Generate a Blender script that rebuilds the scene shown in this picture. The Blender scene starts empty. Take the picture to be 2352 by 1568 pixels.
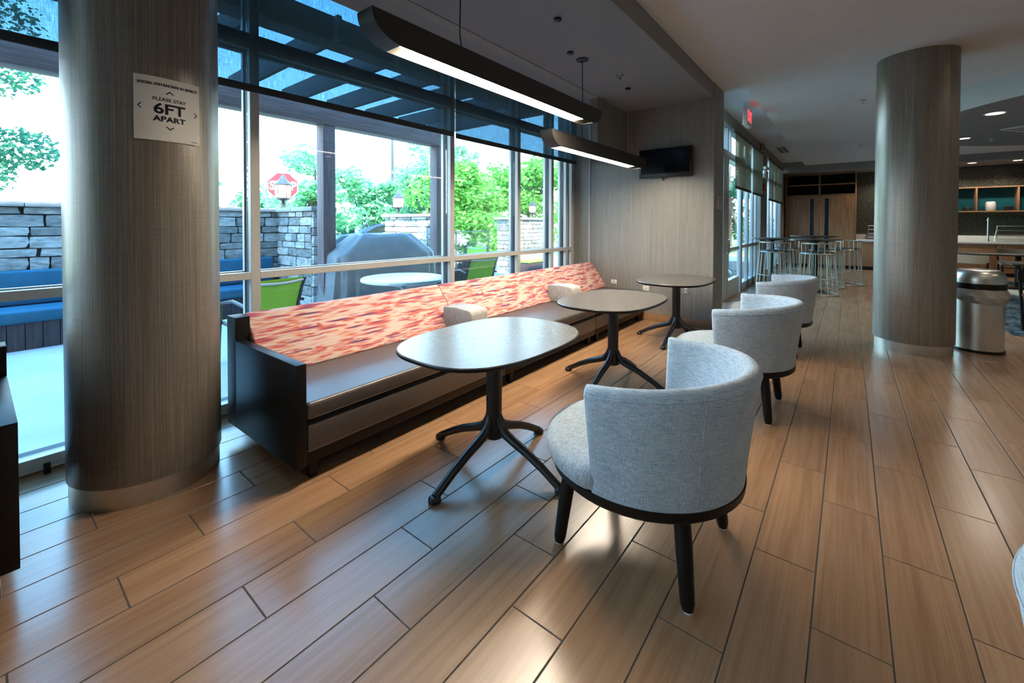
import bpy, bmesh, math, random
from mathutils import Vector, Matrix
random.seed(11)
S = bpy.context.scene
COL = S.collection
R = math.radians
pi = math.pi
# ------------------------------------------------------------------ camera
FPX, CX, CY = 981.1021, 1176.0, 531.238
YAW, PITCH, ROLL = R(38.2937), R(.9653), R(.1149)
EYE = 1.40
def cam_axes():
    cy, sy = math.cos(YAW), math.sin(YAW)
    f = Vector((-sy, cy, 0)); r = Vector((cy, sy, 0)); u = Vector((0, 0, 1))
    cp, sp = math.cos(PITCH), math.sin(PITCH)
    f2 = f * cp - u * sp; u2 = u * cp + f * sp
    cr, sr = math.cos(ROLL), math.sin(ROLL)
    return r * cr + u2 * sr, u2 * cr - r * sr, f2
ax_r, ax_u, ax_f = cam_axes()
cd = bpy.data.cameras.new('camera')
cam = bpy.data.objects.new('camera', cd); COL.objects.link(cam)
cd.sensor_width = 36.0; cd.lens = 36.0 * FPX / 2352.0
cd.shift_x = 0.0; cd.shift_y = -(784.0 - CY) / 2352.0
cd.clip_start = .05; cd.clip_end = 300
m = Matrix.Identity(4)
for i in range(3):
    m[i][0] = ax_r[i]; m[i][1] = ax_u[i]; m[i][2] = -ax_f[i]
m.translation = (0, 0, EYE)
cam.matrix_world = m
S.camera = cam
def in_view(x, y, z, margin=0):
    d = Vector((x, y, z - EYE)); q = d.dot(ax_f)
    if q < .15: return None
    px = CX + FPX * d.dot(ax_r) / q; py = CY - FPX * d.dot(ax_u) / q
    if -margin < px < 2352 + margin and -margin < py < 1568 + margin: return q
    return None
# ------------------------------------------------------------------ world, sun, exposure
W = bpy.data.worlds.new('sky'); S.world = W; W.use_nodes = True
nt = W.node_tree; nt.nodes.clear()
wo = nt.nodes.new('ShaderNodeOutputWorld'); bg = nt.nodes.new('ShaderNodeBackground')
tc = nt.nodes.new('ShaderNodeTexCoord'); sx = nt.nodes.new('ShaderNodeSeparateXYZ')
rp = nt.nodes.new('ShaderNodeValToRGB')
nt.links.new(tc.outputs['Generated'], sx.inputs[0]); nt.links.new(sx.outputs['Z'], rp.inputs[0])
nt.links.new(rp.outputs[0], bg.inputs[0]); nt.links.new(bg.outputs[0], wo.inputs[0])
cr = rp.color_ramp
cr.elements[0].position = 0.0; cr.elements[0].color = (.82, 1.0, 1.10, 1)
cr.elements[1].position = 1.0; cr.elements[1].color = (.10, .36, .80, 1)
e = cr.elements.new(.25); e.color = (.68, 1.0, 1.22, 1)
e = cr.elements.new(.48); e.color = (.22, .58, 1.0, 1)
bg.inputs[1].default_value = 11.0
sl = bpy.data.lights.new('sun', 'SUN'); so = bpy.data.objects.new('sun', sl); COL.objects.link(so)
sl.energy = 22.0; sl.angle = R(1.0); sl.color = (1.0, .94, .84)
so.rotation_euler = Vector((-1.0, .55, -1.25)).to_track_quat('-Z', 'Y').to_euler()
def portal(name, loc, rot, sx_, sy_):
    l = bpy.data.lights.new(name, 'AREA'); l.shape = 'RECTANGLE'; l.size = sx_; l.size_y = sy_
    l.cycles.is_portal = True
    o = bpy.data.objects.new(name, l); o.location = loc; o.rotation_euler = rot; COL.objects.link(o)
portal('portal', (-3.72, -.9, 1.85), (0, R(-90), 0), 3.7, 14.2)
portal('portal', (-1.95, 12.3, 1.7), (0, R(-90), 0), 3.3, 9.5)
vs = S.view_settings
vs.view_transform = 'Standard'; vs.look = 'None'; vs.gamma = 1.0; vs.use_curve_mapping = False
vs.exposure = 0.12
S.cycles.max_bounces = 10; S.cycles.diffuse_bounces = 4; S.cycles.glossy_bounces = 4
S.cycles.transparent_max_bounces = 16; S.cycles.transmission_bounces = 6
S.cycles.sample_clamp_indirect = 4.0; S.cycles.use_denoising = True
S.cycles.caustics_reflective = False; S.cycles.caustics_refractive = False
# ------------------------------------------------------------------ materials
class NT:
    def __init__(s, name):
        s.m = bpy.data.materials.new(name); s.m.use_nodes = True
        s.t = s.m.node_tree; s.t.nodes.clear()
        s.out = s.n('ShaderNodeOutputMaterial')
    def n(s, typ, **kw):
        k = s.t.nodes.new(typ)
        for a, b in kw.items(): setattr(k, a, b)
        return k
    def l(s, a, b): s.t.links.new(a, b)
    def pos(s, scale, kind='pos'):
        if kind == 'pos': src = s.n('ShaderNodeNewGeometry').outputs['Position']
        else: src = s.n('ShaderNodeTexCoord').outputs['Object']
        mp = s.n('ShaderNodeMapping'); mp.inputs['Scale'].default_value = scale
        s.l(src, mp.inputs[0]); return mp.outputs[0]
    def noise(s, vec, sc=1.0, det=3.0, rough=.55, dist=0.0):
        k = s.n('ShaderNodeTexNoise'); k.inputs['Scale'].default_value = sc
        k.inputs['Detail'].default_value = det; k.inputs['Roughness'].default_value = rough
        k.inputs['Distortion'].default_value = dist
        s.l(vec, k.inputs['Vector']); return k.outputs['Fac']
    def ramp(s, fac, stops, interp='LINEAR'):
        k = s.n('ShaderNodeValToRGB'); r = k.color_ramp; r.interpolation = interp
        while len(r.elements) > 1: r.elements.remove(r.elements[-1])
        r.elements[0].position = stops[0][0]; r.elements[0].color = (*stops[0][1], 1)
        for p, c in stops[1:]:
            e = r.elements.new(p); e.color = (*c, 1)
        s.l(fac, k.inputs[0]); return k.outputs[0]
    def math(s, op, a, b=None):
        k = s.n('ShaderNodeMath', operation=op)
        for i, v in enumerate((a, b)):
            if v is None: continue
            if isinstance(v, (int, float)): k.inputs[i].default_value = v
            else: s.l(v, k.inputs[i])
        return k.outputs[0]
    def mul(s, col, fac_lo, fac_hi, fac):
        """multiply colour by a value that runs from lo to hi with fac"""
        mr = s.n('ShaderNodeMapRange'); mr.inputs['From Min'].default_value = .3; mr.inputs['From Max'].default_value = .7
        mr.inputs['To Min'].default_value = fac_lo; mr.inputs['To Max'].default_value = fac_hi
        s.l(fac, mr.inputs[0])
        k = s.n('ShaderNodeMix', data_type='RGBA', blend_type='MULTIPLY'); k.inputs[0].default_value = 1
        if isinstance(col, tuple): k.inputs[6].default_value = (*col, 1)
        else: s.l(col, k.inputs[6])
        cb = s.n('ShaderNodeCombineColor')
        for i in range(3): s.l(mr.outputs[0], cb.inputs[i])
        s.l(cb.outputs[0], k.inputs[7]); return k.outputs[2]
    def bsdf(s, col, rough=.5, metal=0.0, spec=.5, bump=None, bstr=.2, bdist=.01, **kw):
        b = s.n('ShaderNodeBsdfPrincipled')
        if isinstance(col, tuple): b.inputs['Base Color'].default_value = (*col, 1)
        else: s.l(col, b.inputs['Base Color'])
        if isinstance(rough, (int, float)): b.inputs['Roughness'].default_value = rough
        else: s.l(rough, b.inputs['Roughness'])
        b.inputs['Metallic'].default_value = metal
        b.inputs['Specular IOR Level'].default_value = spec
        for k, v in kw.items(): b.inputs[k].default_value = v
        if bump is not None:
            bp = s.n('ShaderNodeBump'); bp.inputs['Strength'].default_value = bstr; bp.inputs['Distance'].default_value = bdist
            s.l(bump, bp.inputs['Height']); s.l(bp.outputs[0], b.inputs['Normal'])
        s.l(b.outputs[0], s.out.inputs[0]); return s.m
def plain(name, col, rough=.5, metal=0.0, spec=.5, var=.06, scale=6.0, **kw):
    t = NT(name); f = t.noise(t.pos((scale,) * 3), 1.0, 4)
    return t.bsdf(t.mul(col, 1 - var, 1 + var, f), rough, metal, spec, **kw)
def emit(name, col, strength):
    t = NT(name); k = t.n('ShaderNodeEmission'); k.inputs[0].default_value = (*col, 1); k.inputs[1].default_value = strength
    t.l(k.outputs[0], t.out.inputs[0]); return t.m
M = {}
def mk_tile():
    t = NT('wood_look_tile')
    oi = t.n('ShaderNodeObjectInfo').outputs['Random']; gi = t.n('ShaderNodeNewGeometry').outputs['Random Per Island']
    rnd = t.math('FRACT', t.math('ADD', t.math('MULTIPLY', oi, 7.31), t.math('MULTIPLY', gi, 3.77)))
    p = t.pos((1, 1, 1)); va = t.n('ShaderNodeVectorMath', operation='ADD')
    cb = t.n('ShaderNodeCombineXYZ'); t.l(t.math('MULTIPLY', rnd, 31.0), cb.inputs[0]); t.l(t.math('MULTIPLY', rnd, 17.0), cb.inputs[1])
    t.l(p, va.inputs[0]); t.l(cb.outputs[0], va.inputs[1])
    def strn(sc):
        mp = t.n('ShaderNodeMapping'); mp.inputs['Scale'].default_value = sc; t.l(va.outputs[0], mp.inputs[0]); return mp.outputs[0]
    g1 = t.noise(strn((34, 1.1, 1)), 1.0, 5, .6, .3); g2 = t.noise(strn((170, 2.6, 1)), 1.0, 3, .6)
    g3 = t.noise(strn((5.0, .7, 1)), 1.0, 3, .5)
    f = t.math('ADD', t.math('MULTIPLY', g1, .5), t.math('ADD', t.math('MULTIPLY', g2, .28), t.math('MULTIPLY', g3, .3)))
    col = t.ramp(f, [(.30, (.235, .118, .056)), (.48, (.325, .178, .092)), (.60, (.385, .222, .122)), (.78, (.45, .275, .16))])
    col = t.mul(col, .96, 1.04, rnd)
    rg = t.n('ShaderNodeMapRange'); rg.inputs['To Min'].default_value = .21; rg.inputs['To Max'].default_value = .29; t.l(g2, rg.inputs[0])
    return t.bsdf(col, rg.outputs[0], 0, .8)
M['tile'] = mk_tile()
M['grout'] = plain('grout', (.085, .080, .070), .9, spec=.2)
def mk_cover(name, c0, c1, rough, spec, metal=0.0):
    t = NT(name)
    a = t.noise(t.pos((150, 150, 1.4)), 1.0, 3, .6); b = t.noise(t.pos((420, 420, 9)), 1.0, 2); c = t.noise(t.pos((6, 6, 420)), 1.0, 2)
    d = t.noise(t.pos((26, 26, .35)), 1.0, 3)
    f = t.math('ADD', t.math('MULTIPLY', a, .40), t.math('ADD', t.math('MULTIPLY', b, .22), t.math('ADD', t.math('MULTIPLY', c, .16), t.math('MULTIPLY', d, .14))))
    return t.bsdf(t.ramp(f, [(.40, c0), (.60, c1)]), rough, metal, spec, f, .25, .002)
M['cover'] = mk_cover('vinyl_wallcovering', (.20, .185, .165), (.345, .325, .295), .42, .6)
M['column'] = mk_cover('column_wallcovering', (.15, .13, .108), (.31, .272, .226), .36, .8, .2)
M['ceil_alcove'] = plain('alcove_ceiling_dimmed', (.27, .275, .28), .9, spec=.2, var=.02)  # same ceiling paint, darkened to stand in for the weaker alcove light
M['ceil'] = plain('ceiling_paint', (.78, .78, .77), .9, spec=.2, var=.02)
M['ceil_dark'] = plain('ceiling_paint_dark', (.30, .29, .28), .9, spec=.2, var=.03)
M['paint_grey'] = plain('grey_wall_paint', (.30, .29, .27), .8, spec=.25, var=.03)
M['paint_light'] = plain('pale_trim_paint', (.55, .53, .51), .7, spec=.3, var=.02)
M['alu'] = plain('champagne_aluminium', (.64, .62, .585), .42, .15, .5, .03)
M['alu_blue'] = plain('clear_aluminium', (.58, .60, .60), .35, .4, .5, .03)
M['gasket'] = plain('black_gasket', (.012, .013, .015), .5)
M['black'] = plain('black_lacquer', (.008, .007, .007), .32, spec=.35, scale=20)
M['black_wood'] = plain('ebony_stained_wood', (.008, .0064, .0058), .42, spec=.22, var=.25, scale=30)
M['dark_metal'] = plain('black_powder_coat', (.016, .015, .016), .36, .0, .5, .1)
M['bronze'] = plain('dark_bronze', (.060, .052, .045), .42, .5, .5, .05)
M['steel'] = plain('brushed_steel', (.70, .67, .62), .34, 1.0, .5, .05, 30)
M['stool_wire'] = plain('satin_brass_wire', (.42, .42, .35), .42, .55, .5, .02)
M['pendant'] = plain('matte_black_pendant', (.020, .018, .016), .5, spec=.4, var=.03)
M['chrome'] = plain('bright_steel', (.70, .72, .70), .2, 1.0, .5, .02)
M['leather'] = plain('taupe_vinyl', (.095, .077, .066), .33, spec=.75, var=.05, scale=14)
M['velvet'] = plain('grey_velvet', (.42, .41, .385), .8, spec=.3, var=.16, scale=22, **{'Sheen Weight': .5})
M['white'] = plain('white_solid_surface', (.80, .79, .76), .35)
M['white_plastic'] = plain('white_plastic', (.78, .76, .70), .4)
M['paper'] = plain('white_paper', (.74, .73, .70), .7, spec=.2, var=.015)
M['ink'] = plain('dark_navy_ink', (.012, .016, .030), .7, spec=.2)
M['glow_warm'] = emit('lamp_diffuser', (1.0, .85, .66), 100.0)
M['glow_down'] = emit('downlight_lens', (1.0, .84, .62), 9.0)
M['glow_red'] = emit('exit_letters', (1.0, .06, .08), 2.2)
M['glow_lantern'] = emit('lantern_glow', (1.0, .82, .58), 4.5)
M['screen'] = plain('tv_screen', (.004, .004, .005), .12, spec=.35, var=.02)
M['refl'] = plain('pendant_reflector', (.80, .74, .62), .5)
LIN = [(.38, (.20, .275, .36)), (.52, (.40, .50, .59)), (.64, (.58, .665, .73))]
def mk_linen():
    t = NT('blue_grey_linen')
    h = t.noise(t.pos((28, 28, 620), 'obj'), 1.0, 3, .6); a = t.noise(t.pos((520, 520, 16), 'obj'), 1.0, 3, .6)
    f = t.math('ADD', t.math('MULTIPLY', h, .5), t.math('MULTIPLY', a, .5))
    big = t.noise(t.pos((9, 9, 9), 'obj'), 1.0, 3)
    col = t.ramp(f, LIN)
    return t.bsdf(t.mul(col, .92, 1.06, big), .85, 0, .2, f, .35, .003, **{'Sheen Weight': .25})
M['linen'] = mk_linen()
def mk_linen_flat():
    t = NT('blue_grey_linen_seat')
    h = t.noise(t.pos((34, 560, 34), 'obj'), 1.0, 3, .6); a = t.noise(t.pos((560, 34, 34), 'obj'), 1.0, 3, .6)
    f = t.math('ADD', t.math('MULTIPLY', h, .5), t.math('MULTIPLY', a, .5))
    return t.bsdf(t.ramp(f, LIN), .85, 0, .2, f, .3, .003, **{'Sheen Weight': .25})
M['linen_flat'] = mk_linen_flat()
def mk_stripes():
    t = NT('coral_ikat_stripe')
    rows = t.n('ShaderNodeTexCoord').outputs['Object']; sp = t.n('ShaderNodeSeparateXYZ'); t.l(rows, sp.inputs[0])
    wob = t.noise(t.pos((1, 7, 5), 'obj'), 1.0, 2)
    zz = t.math('ADD', t.math('MULTIPLY', sp.outputs[2], 80.0), t.math('MULTIPLY', wob, .9))
    def layer(kz, ky, seed):
        zc = t.math('FLOOR', t.math('ADD', t.math('MULTIPLY', zz, kz), seed))
        cb = t.n('ShaderNodeCombineXYZ'); t.l(t.math('MULTIPLY', zc, 3.71), cb.inputs[0]); t.l(t.math('MULTIPLY', sp.outputs[1], ky), cb.inputs[1]); cb.inputs[2].default_value = seed
        return t.noise(cb.outputs[0], 1.0, 1.0, .5)
    a = layer(1.0, 3.2, .3); fine = layer(3.0, 5.5, 3.1)
    k = t.math('ADD', t.math('MULTIPLY', a, .70), t.math('MULTIPLY', fine, .30))
    col = t.ramp(k, [(.33, (.17, .075, .17)), (.375, (.40, .10, .17)), (.40, (.60, .105, .095)), (.425, (.66, .20, .18)), (.445, (.70, .38, .34)), (.465, (.72, .55, .50)), (.53, (.74, .58, .51)), (.55, (.74, .42, .33)), (.58, (.66, .16, .10)), (.615, (.60, .13, .13)), (.635, (.70, .50, .45)), (.655, (.72, .56, .50)), (.69, (.26, .11, .19))])
    return t.bsdf(col, .75, 0, .25)
M['stripe'] = mk_stripes()
def mk_laminate():
    t = NT('dark_oak_laminate')
    a = t.noise(t.pos((60, 9, 1)), 1.0, 4, .6, .4); b = t.noise(t.pos((3, 3, 3)), 1.0, 3)
    return t.bsdf(t.mul(t.ramp(a, [(.35, (.112, .099, .088)), (.65, (.138, .122, .109))]), .92, 1.08, b), .27, 0, .85)
M['laminate'] = mk_laminate()
def mk_wood(name, c0, c1, sc=(40, 40, 1.6), rough=.45):
    t = NT(name); a = t.noise(t.pos(sc), 1.0, 4, .6, .3)
    return t.bsdf(t.ramp(a, [(.35, c0), (.65, c1)]), rough, 0, .4)
M['oak'] = mk_wood('oak_veneer', (.235, .115, .055), (.40, .225, .115))
M['cedar'] = mk_wood('stained_cedar', (.115, .080, .084), (.20, .145, .148), (60, 60, 2), .7)
M['cedar_y'] = mk_wood('stained_cedar_beam', (.11, .080, .086), (.19, .14, .146), (60, 2, 60), .7)
M['rafter'] = mk_wood('stained_rafter', (.15, .135, .135), (.23, .21, .205), (2, 60, 60), .75)
M['bench_wood'] = mk_wood('dark_slat_wood', (.030, .026, .034), (.065, .055, .065), (40, 40, 2), .7)
def mk_stone(name, c0, c1, c2):
    t = NT(name); rnd = t.n('ShaderNodeObjectInfo').outputs['Random']
    a = t.noise(t.pos((9, 9, 22)), 1.0, 6, .65)
    return t.bsdf(t.mul(t.ramp(a, [(.3, c0), (.5, c1), (.75, c2)]), .72, 1.3, rnd), .85, 0, .25, a, .6, .02)
M['stone'] = mk_stone('stacked_ledgestone', (.17, .165, .155), (.34, .33, .31), (.50, .48, .45))
M['mortar'] = plain('dark_mortar', (.10, .10, .10), .9)  # dark grey mortar for the wall and pier cores
M['capstone'] = plain('cast_capstone', (.33, .32, .30), .85, var=.15)
M['concrete'] = plain('patio_concrete', (.42, .41, .39), .85, var=.14, scale=1.6)
M['grass'] = plain('lawn', (.16, .30, .055), .9, var=.35, scale=3)
M['asphalt'] = plain('asphalt', (.24, .24, .235), .9, var=.1)
M['blue_cushion'] = plain('blue_outdoor_fabric', (.006, .105, .185), .75, var=.10)
M['green_sling'] = plain('lime_sling_mesh', (.34, .66, .045), .6, var=.06)
M['green_cushion'] = plain('lime_cushion', (.40, .62, .10), .75)
M['red_cushion'] = plain('rust_cushion', (.42, .17, .14), .8)
M['wicker'] = plain('brown_wicker', (.085, .055, .058), .7, var=.3, scale=60)
M['patio_metal'] = plain('charcoal_patio_metal', (.035, .04, .042), .45)
M['patio_silver'] = plain('silver_patio_rail', (.55, .56, .57), .35, .4)
M['tarp'] = plain('grey_grill_cover', (.165, .175, .18), .55, spec=.4, var=.12, scale=4)
M['red_sign'] = plain('stop_sign_red', (.55, .02, .03), .4)
M['car_blue'] = plain('navy_car_paint', (.03, .06, .13), .25)
M['car_white'] = plain('white_car_paint', (.72, .73, .74), .3)
M['car_glass'] = plain('car_window', (.02, .03, .035), .1)
M['tyre'] = plain('tyre_rubber', (.015, .015, .015), .8)
M['bark'] = plain('bark', (.10, .075, .055), .9, var=.3)
M['wire'] = plain('fence_wire', (.07, .12, .11), .5, .3)
def mk_leaf(name, c0, c1):
    t = NT(name); g = t.n('ShaderNodeNewGeometry').outputs['Random Per Island']
    col = t.ramp(g, [(0, c0), (1, c1)])
    b = t.n('ShaderNodeBsdfDiffuse'); tr = t.n('ShaderNodeBsdfTranslucent'); mx = t.n('ShaderNodeMixShader'); mx.inputs[0].default_value = .45
    t.l(col, b.inputs[0]); t.l(col, tr.inputs[0]); t.l(b.outputs[0], mx.inputs[1]); t.l(tr.outputs[0], mx.inputs[2])
    t.l(mx.outputs[0], t.out.inputs[0]); return t.m
M['leaf_dark'] = mk_leaf('maple_leaves', (.030, .13, .10), (.10, .30, .17))
M['leaf_mid'] = mk_leaf('pale_green_leaves', (.12, .36, .20), (.30, .58, .33))
M['leaf_bright'] = mk_leaf('bright_green_leaves', (.10, .36, .07), (.32, .62, .16))
M['petal'] = mk_leaf('flower_petals', (.75, .55, .55), (.85, .80, .78))
def mk_glass(name, tint, refl):
    t = NT(name); tr = t.n('ShaderNodeBsdfTransparent'); tr.inputs[0].default_value = (*tint, 1)
    gl = t.n('ShaderNodeBsdfGlossy'); gl.inputs['Roughness'].default_value = .02; gl.inputs[0].default_value = (1, 1, 1, 1)
    fr = t.n('ShaderNodeFresnel'); fr.inputs[0].default_value = 1.45
    mx = t.n('ShaderNodeMixShader'); t.l(t.math('MULTIPLY', fr.outputs[0], refl), mx.inputs[0])
    t.l(tr.outputs[0], mx.inputs[1]); t.l(gl.outputs[0], mx.inputs[2]); t.l(mx.outputs[0], t.out.inputs[0]); return t.m
M['glass'] = mk_glass('window_glass', (.97, .99, .99), .55)
M['clear'] = mk_glass('guard_glass', (.93, .97, .96), .8)
def mk_shade(name, tint, body, open_, trans=.12):
    t = NT(name)
    a = t.noise(t.pos((9, 330, 12)), 1.0, 2, .6); b = t.noise(t.pos((3, 30, 260)), 1.0, 2)
    f = t.math('ADD', t.math('MULTIPLY', a, .7), t.math('MULTIPLY', b, .3))
    tr = t.n('ShaderNodeBsdfTransparent'); t.l(t.mul(tint, .72, 1.25, f), tr.inputs[0])
    df = t.n('ShaderNodeBsdfDiffuse'); bc = t.mul(body, .85, 1.15, f); t.l(bc, df.inputs[0])
    tl = t.n('ShaderNodeBsdfTranslucent'); t.l(bc, tl.inputs[0]); m2 = t.n('ShaderNodeMixShader'); m2.inputs[0].default_value = trans
    t.l(df.outputs[0], m2.inputs[1]); t.l(tl.outputs[0], m2.inputs[2])
    mx = t.n('ShaderNodeMixShader'); mx.inputs[0].default_value = 1 - open_
    t.l(tr.outputs[0], mx.inputs[1]); t.l(m2.outputs[0], mx.inputs[2]); t.l(mx.outputs[0], t.out.inputs[0]); return t.m
M['shade'] = mk_shade('solar_shade_mesh', (.235, .36, .44), (.25, .225, .20), .70, .5)
M['shade_tan'] = mk_shade('tan_roller_fabric', (.75, .72, .62), (.33, .30, .24), .30)
M['hem'] = plain('shade_hem_bar', (.035, .04, .045), .6)
M['bag'] = mk_shade('bin_liner_film', (.9, .9, .88), (.52, .50, .46), .18)
def mk_brushed():
    t = NT('swirl_brushed_metal_tile')
    tcx = t.n('ShaderNodeTexCoord').outputs['Object']
    s_ = t.n('ShaderNodeSeparateXYZ'); t.l(tcx, s_.inputs[0])
    ang = t.math('ARCTAN2', s_.outputs[2], s_.outputs[0])
    cb = t.n('ShaderNodeCombineXYZ'); t.l(ang, cb.inputs[0])
    n_ = t.noise(cb.outputs[0], 5.0, 4, .6)
    return t.bsdf(t.ramp(n_, [(.48, (.085, .085, .065)), (.74, (.22, .215, .16))]), .45, .75, .5)
M['swirl'] = mk_brushed()
def mk_carpet():
    t = NT('blue_patterned_carpet'); a = t.noise(t.pos((5, 5, 1)), 1.0, 5, .6, 2.0)
    return t.bsdf(t.ramp(a, [(.40, (.012, .03, .045)), (.50, (.03, .075, .10)), (.56, (.22, .24, .23)), (.63, (.02, .05, .07))]), .95, 0, .1)
M['carpet'] = mk_carpet()
M['teal'] = plain('teal_glass_back', (.010, .10, .125), .3, var=.2, scale=2)
M['tan_seat'] = plain('tan_seat_vinyl', (.30, .24, .17), .5)
M['cabinet_dark'] = plain('cabinet_void', (.006, .006, .007), .8)
M['blue_glass'] = plain('dark_blue_door_glass', (.004, .016, .035), .12)
# ------------------------------------------------------------------ mesh helpers
class MB:
    def __init__(s): s.v = []; s.f = []
    def add(s, vs_, fs):
        o = len(s.v); s.v += [tuple(p) for p in vs_]; s.f += [tuple(i + o for i in f) for f in fs]; return s
    def box(s, x0, x1, y0, y1, z0, z1):
        return s.add([(x0, y0, z0), (x1, y0, z0), (x1, y1, z0), (x0, y1, z0), (x0, y0, z1), (x1, y0, z1), (x1, y1, z1), (x0, y1, z1)],
                     [(0, 3, 2, 1), (4, 5, 6, 7), (0, 1, 5, 4), (1, 2, 6, 5), (2, 3, 7, 6), (3, 0, 4, 7)])
    def loops(s, loops, closed=True, cap0=True, cap1=True):
        """skin a list of equal-length point rings"""
        n = len(loops[0]); vs_ = [p for l in loops for p in l]; fs = []
        for i in range(len(loops) - 1):
            for j in range(n if closed else n - 1):
                k = (j + 1) % n
                fs.append((i * n + j, i * n + k, (i + 1) * n + k, (i + 1) * n + j))
        if cap0: fs.append(tuple(range(n - 1, -1, -1)))
        if cap1: fs.append(tuple((len(loops) - 1) * n + j for j in range(n)))
        return s.add(vs_, fs)
    def tube(s, pts, r, n=8, closed=False, flat=1.0):
        pts = [Vector(p) for p in pts]; rs = r if isinstance(r, (list, tuple)) else [r] * len(pts)
        L = []; up = None
        for i, p in enumerate(pts):
            if closed: d = pts[(i + 1) % len(pts)] - pts[i - 1]
            else: d = pts[min(i + 1, len(pts) - 1)] - pts[max(i - 1, 0)]
            d.normalize()
            if up is None:
                a = Vector((0, 0, 1)) if abs(d.z) < .9 else Vector((1, 0, 0))
                up = (a - d * a.dot(d)).normalized()
            else: up = (up - d * up.dot(d)).normalized()
            sd = d.cross(up)
            L.append([p + (sd * math.cos(t) + up * math.sin(t) * flat) * rs[i] for t in [2 * pi * k / n for k in range(n)]])
        if closed: return s.loops(L + [L[0]], True, False, False)
        return s.loops(L)
    def lathe(s, prof, n=32, c=(0, 0), sx=1.0, sy=1.0):
        L = [[(c[0] + sx * r * math.cos(2 * pi * k / n), c[1] + sy * r * math.sin(2 * pi * k / n), z) for k in range(n)] for r, z in prof]
        return s.loops(L)
    def prism(s, poly, a0, a1, axis='y'):
        mp = {'y': lambda u, v, w: (u, w, v), 'x': lambda u, v, w: (w, u, v), 'z': lambda u, v, w: (u, v, w)}[axis]
        return s.loops([[mp(u, v, a) for u, v in poly] for a in (a0, a1)])
    def mesh(s, name, bevel=0, seg=2, smooth=False, ang=38):
        me = bpy.data.meshes.new(name)
        bm = bmesh.new(); vv = [bm.verts.new(p) for p in s.v]
        for f in s.f:
            try: bm.faces.new([vv[i] for i in f])
            except ValueError: pass
        bmesh.ops.recalc_face_normals(bm, faces=bm.faces)
        if bevel:
            ed = [e for e in bm.edges if len(e.link_faces) == 2 and e.calc_face_angle(0) > R(28)]
            bmesh.ops.bevel(bm, geom=ed, offset=bevel, segments=seg, profile=.5, affect='EDGES', clamp_overlap=True)
        bm.to_mesh(me); bm.free()
        if smooth or bevel:
            me.polygons.foreach_set('use_smooth', [True] * len(me.polygons)); me.set_sharp_from_angle(angle=R(ang))
        return me
    def obj(s, name, mat, parent=None, loc=None, **kw):
        me = s.mesh(name, **kw); me.materials.append(M[mat] if isinstance(mat, str) else mat)
        return link(name, me, parent, loc)
def link(name, me, parent=None, loc=None, rot=None):
    o = bpy.data.objects.new(name, me); COL.objects.link(o)
    if parent: o.parent = parent
    if loc: o.location = loc
    if rot: o.rotation_euler = rot
    return o
def tag(o, label, cat, group=None, kind=None):
    o['label'] = label
    if cat: o['category'] = cat
    if group: o['group'] = group
    if kind: o['kind'] = kind
    return o
def root(name, label, cat, loc=(0, 0, 0), rz=0, group=None):
    o = bpy.data.objects.new(name, None); o.empty_display_size = .1; COL.objects.link(o)
    o.location = loc; o.rotation_euler = (0, 0, rz)
    return tag(o, label, cat, group)
def struct(o, label, cat='structure'):
    o['kind'] = 'structure'; o['label'] = label; o['category'] = cat; return o
def sroot(name, label, cat='structure', loc=(0, 0, 0)):
    o = bpy.data.objects.new(name, None); COL.objects.link(o); o.location = loc
    return struct(o, label, cat)
def copy_tree(o, parent=None):
    c = o.copy(); COL.objects.link(c)
    if parent: c.parent = parent
    for ch in list(o.children): copy_tree(ch, c)
    return c
def dup(o, loc, rz, label):
    c = copy_tree(o); c.location = loc; c.rotation_euler = (0, 0, rz); c['label'] = label; return c
def text_mesh(txt, size, bold=0.0, align='CENTER', spacing=1.0):
    cu = bpy.data.curves.new('lettering', 'FONT'); cu.body = txt; cu.size = size; cu.align_x = align; cu.align_y = 'CENTER'
    cu.offset = bold; cu.space_character = spacing; cu.resolution_u = 3
    o = bpy.data.objects.new('lettering', cu); COL.objects.link(o)
    me = bpy.data.meshes.new_from_object(o.evaluated_get(bpy.context.evaluated_depsgraph_get()))
    v = [tuple(p.co) for p in me.vertices]; f = [tuple(p.vertices) for p in me.polygons]
    bpy.data.objects.remove(o); bpy.data.curves.remove(cu); bpy.data.meshes.remove(me)
    return v, f
def arc(a0, a1, n): return [a0 + (a1 - a0) * i / (n - 1) for i in range(n)]
# ================================================================== SETTING
fl = struct(MB().box(-3.62, 7, -8.0, 18.2, -.06, -.0018).obj('floor', 'grout'), 'wood-look plank tile floor with thin dark grout joints', 'floor')
TW, TL, X0, P0 = .21686, .87346, -.3059, .392
tiles = []
for k in range(-16, 34):
    xa, xb = X0 + k * TW, X0 + (k + 1) * TW
    n0 = (P0 - k / 3.0) % 1.0
    for n in range(-10, 21):
        ya = TL * (n0 + n); yb = ya + TL
        if yb < -7.8 or ya > 17.3: continue
        xa_, xb_ = max(xa, -3.6), min(xb, 6.7)
        if xb_ - xa_ < .02: continue
        if xb_ < -1.85 and ya > 6.2: continue
        tiles.append((xa_, xb_, ya, yb))
def tile_rank(t):
    best = None
    for x in (t[0], (t[0] + t[1]) / 2, t[1]):
        for y in (t[2], (t[2] + t[3]) / 2, t[3]):
            q = in_view(x, y, 0, 40)
            if q is not None and (best is None or q < best): best = q
    return best
near = []; rest = []
for t in tiles:
    q = tile_rank(t)
    (near if q is not None else rest).append((q or 99, t))
near.sort(); rest += near[300:]; near = near[:300]
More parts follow.
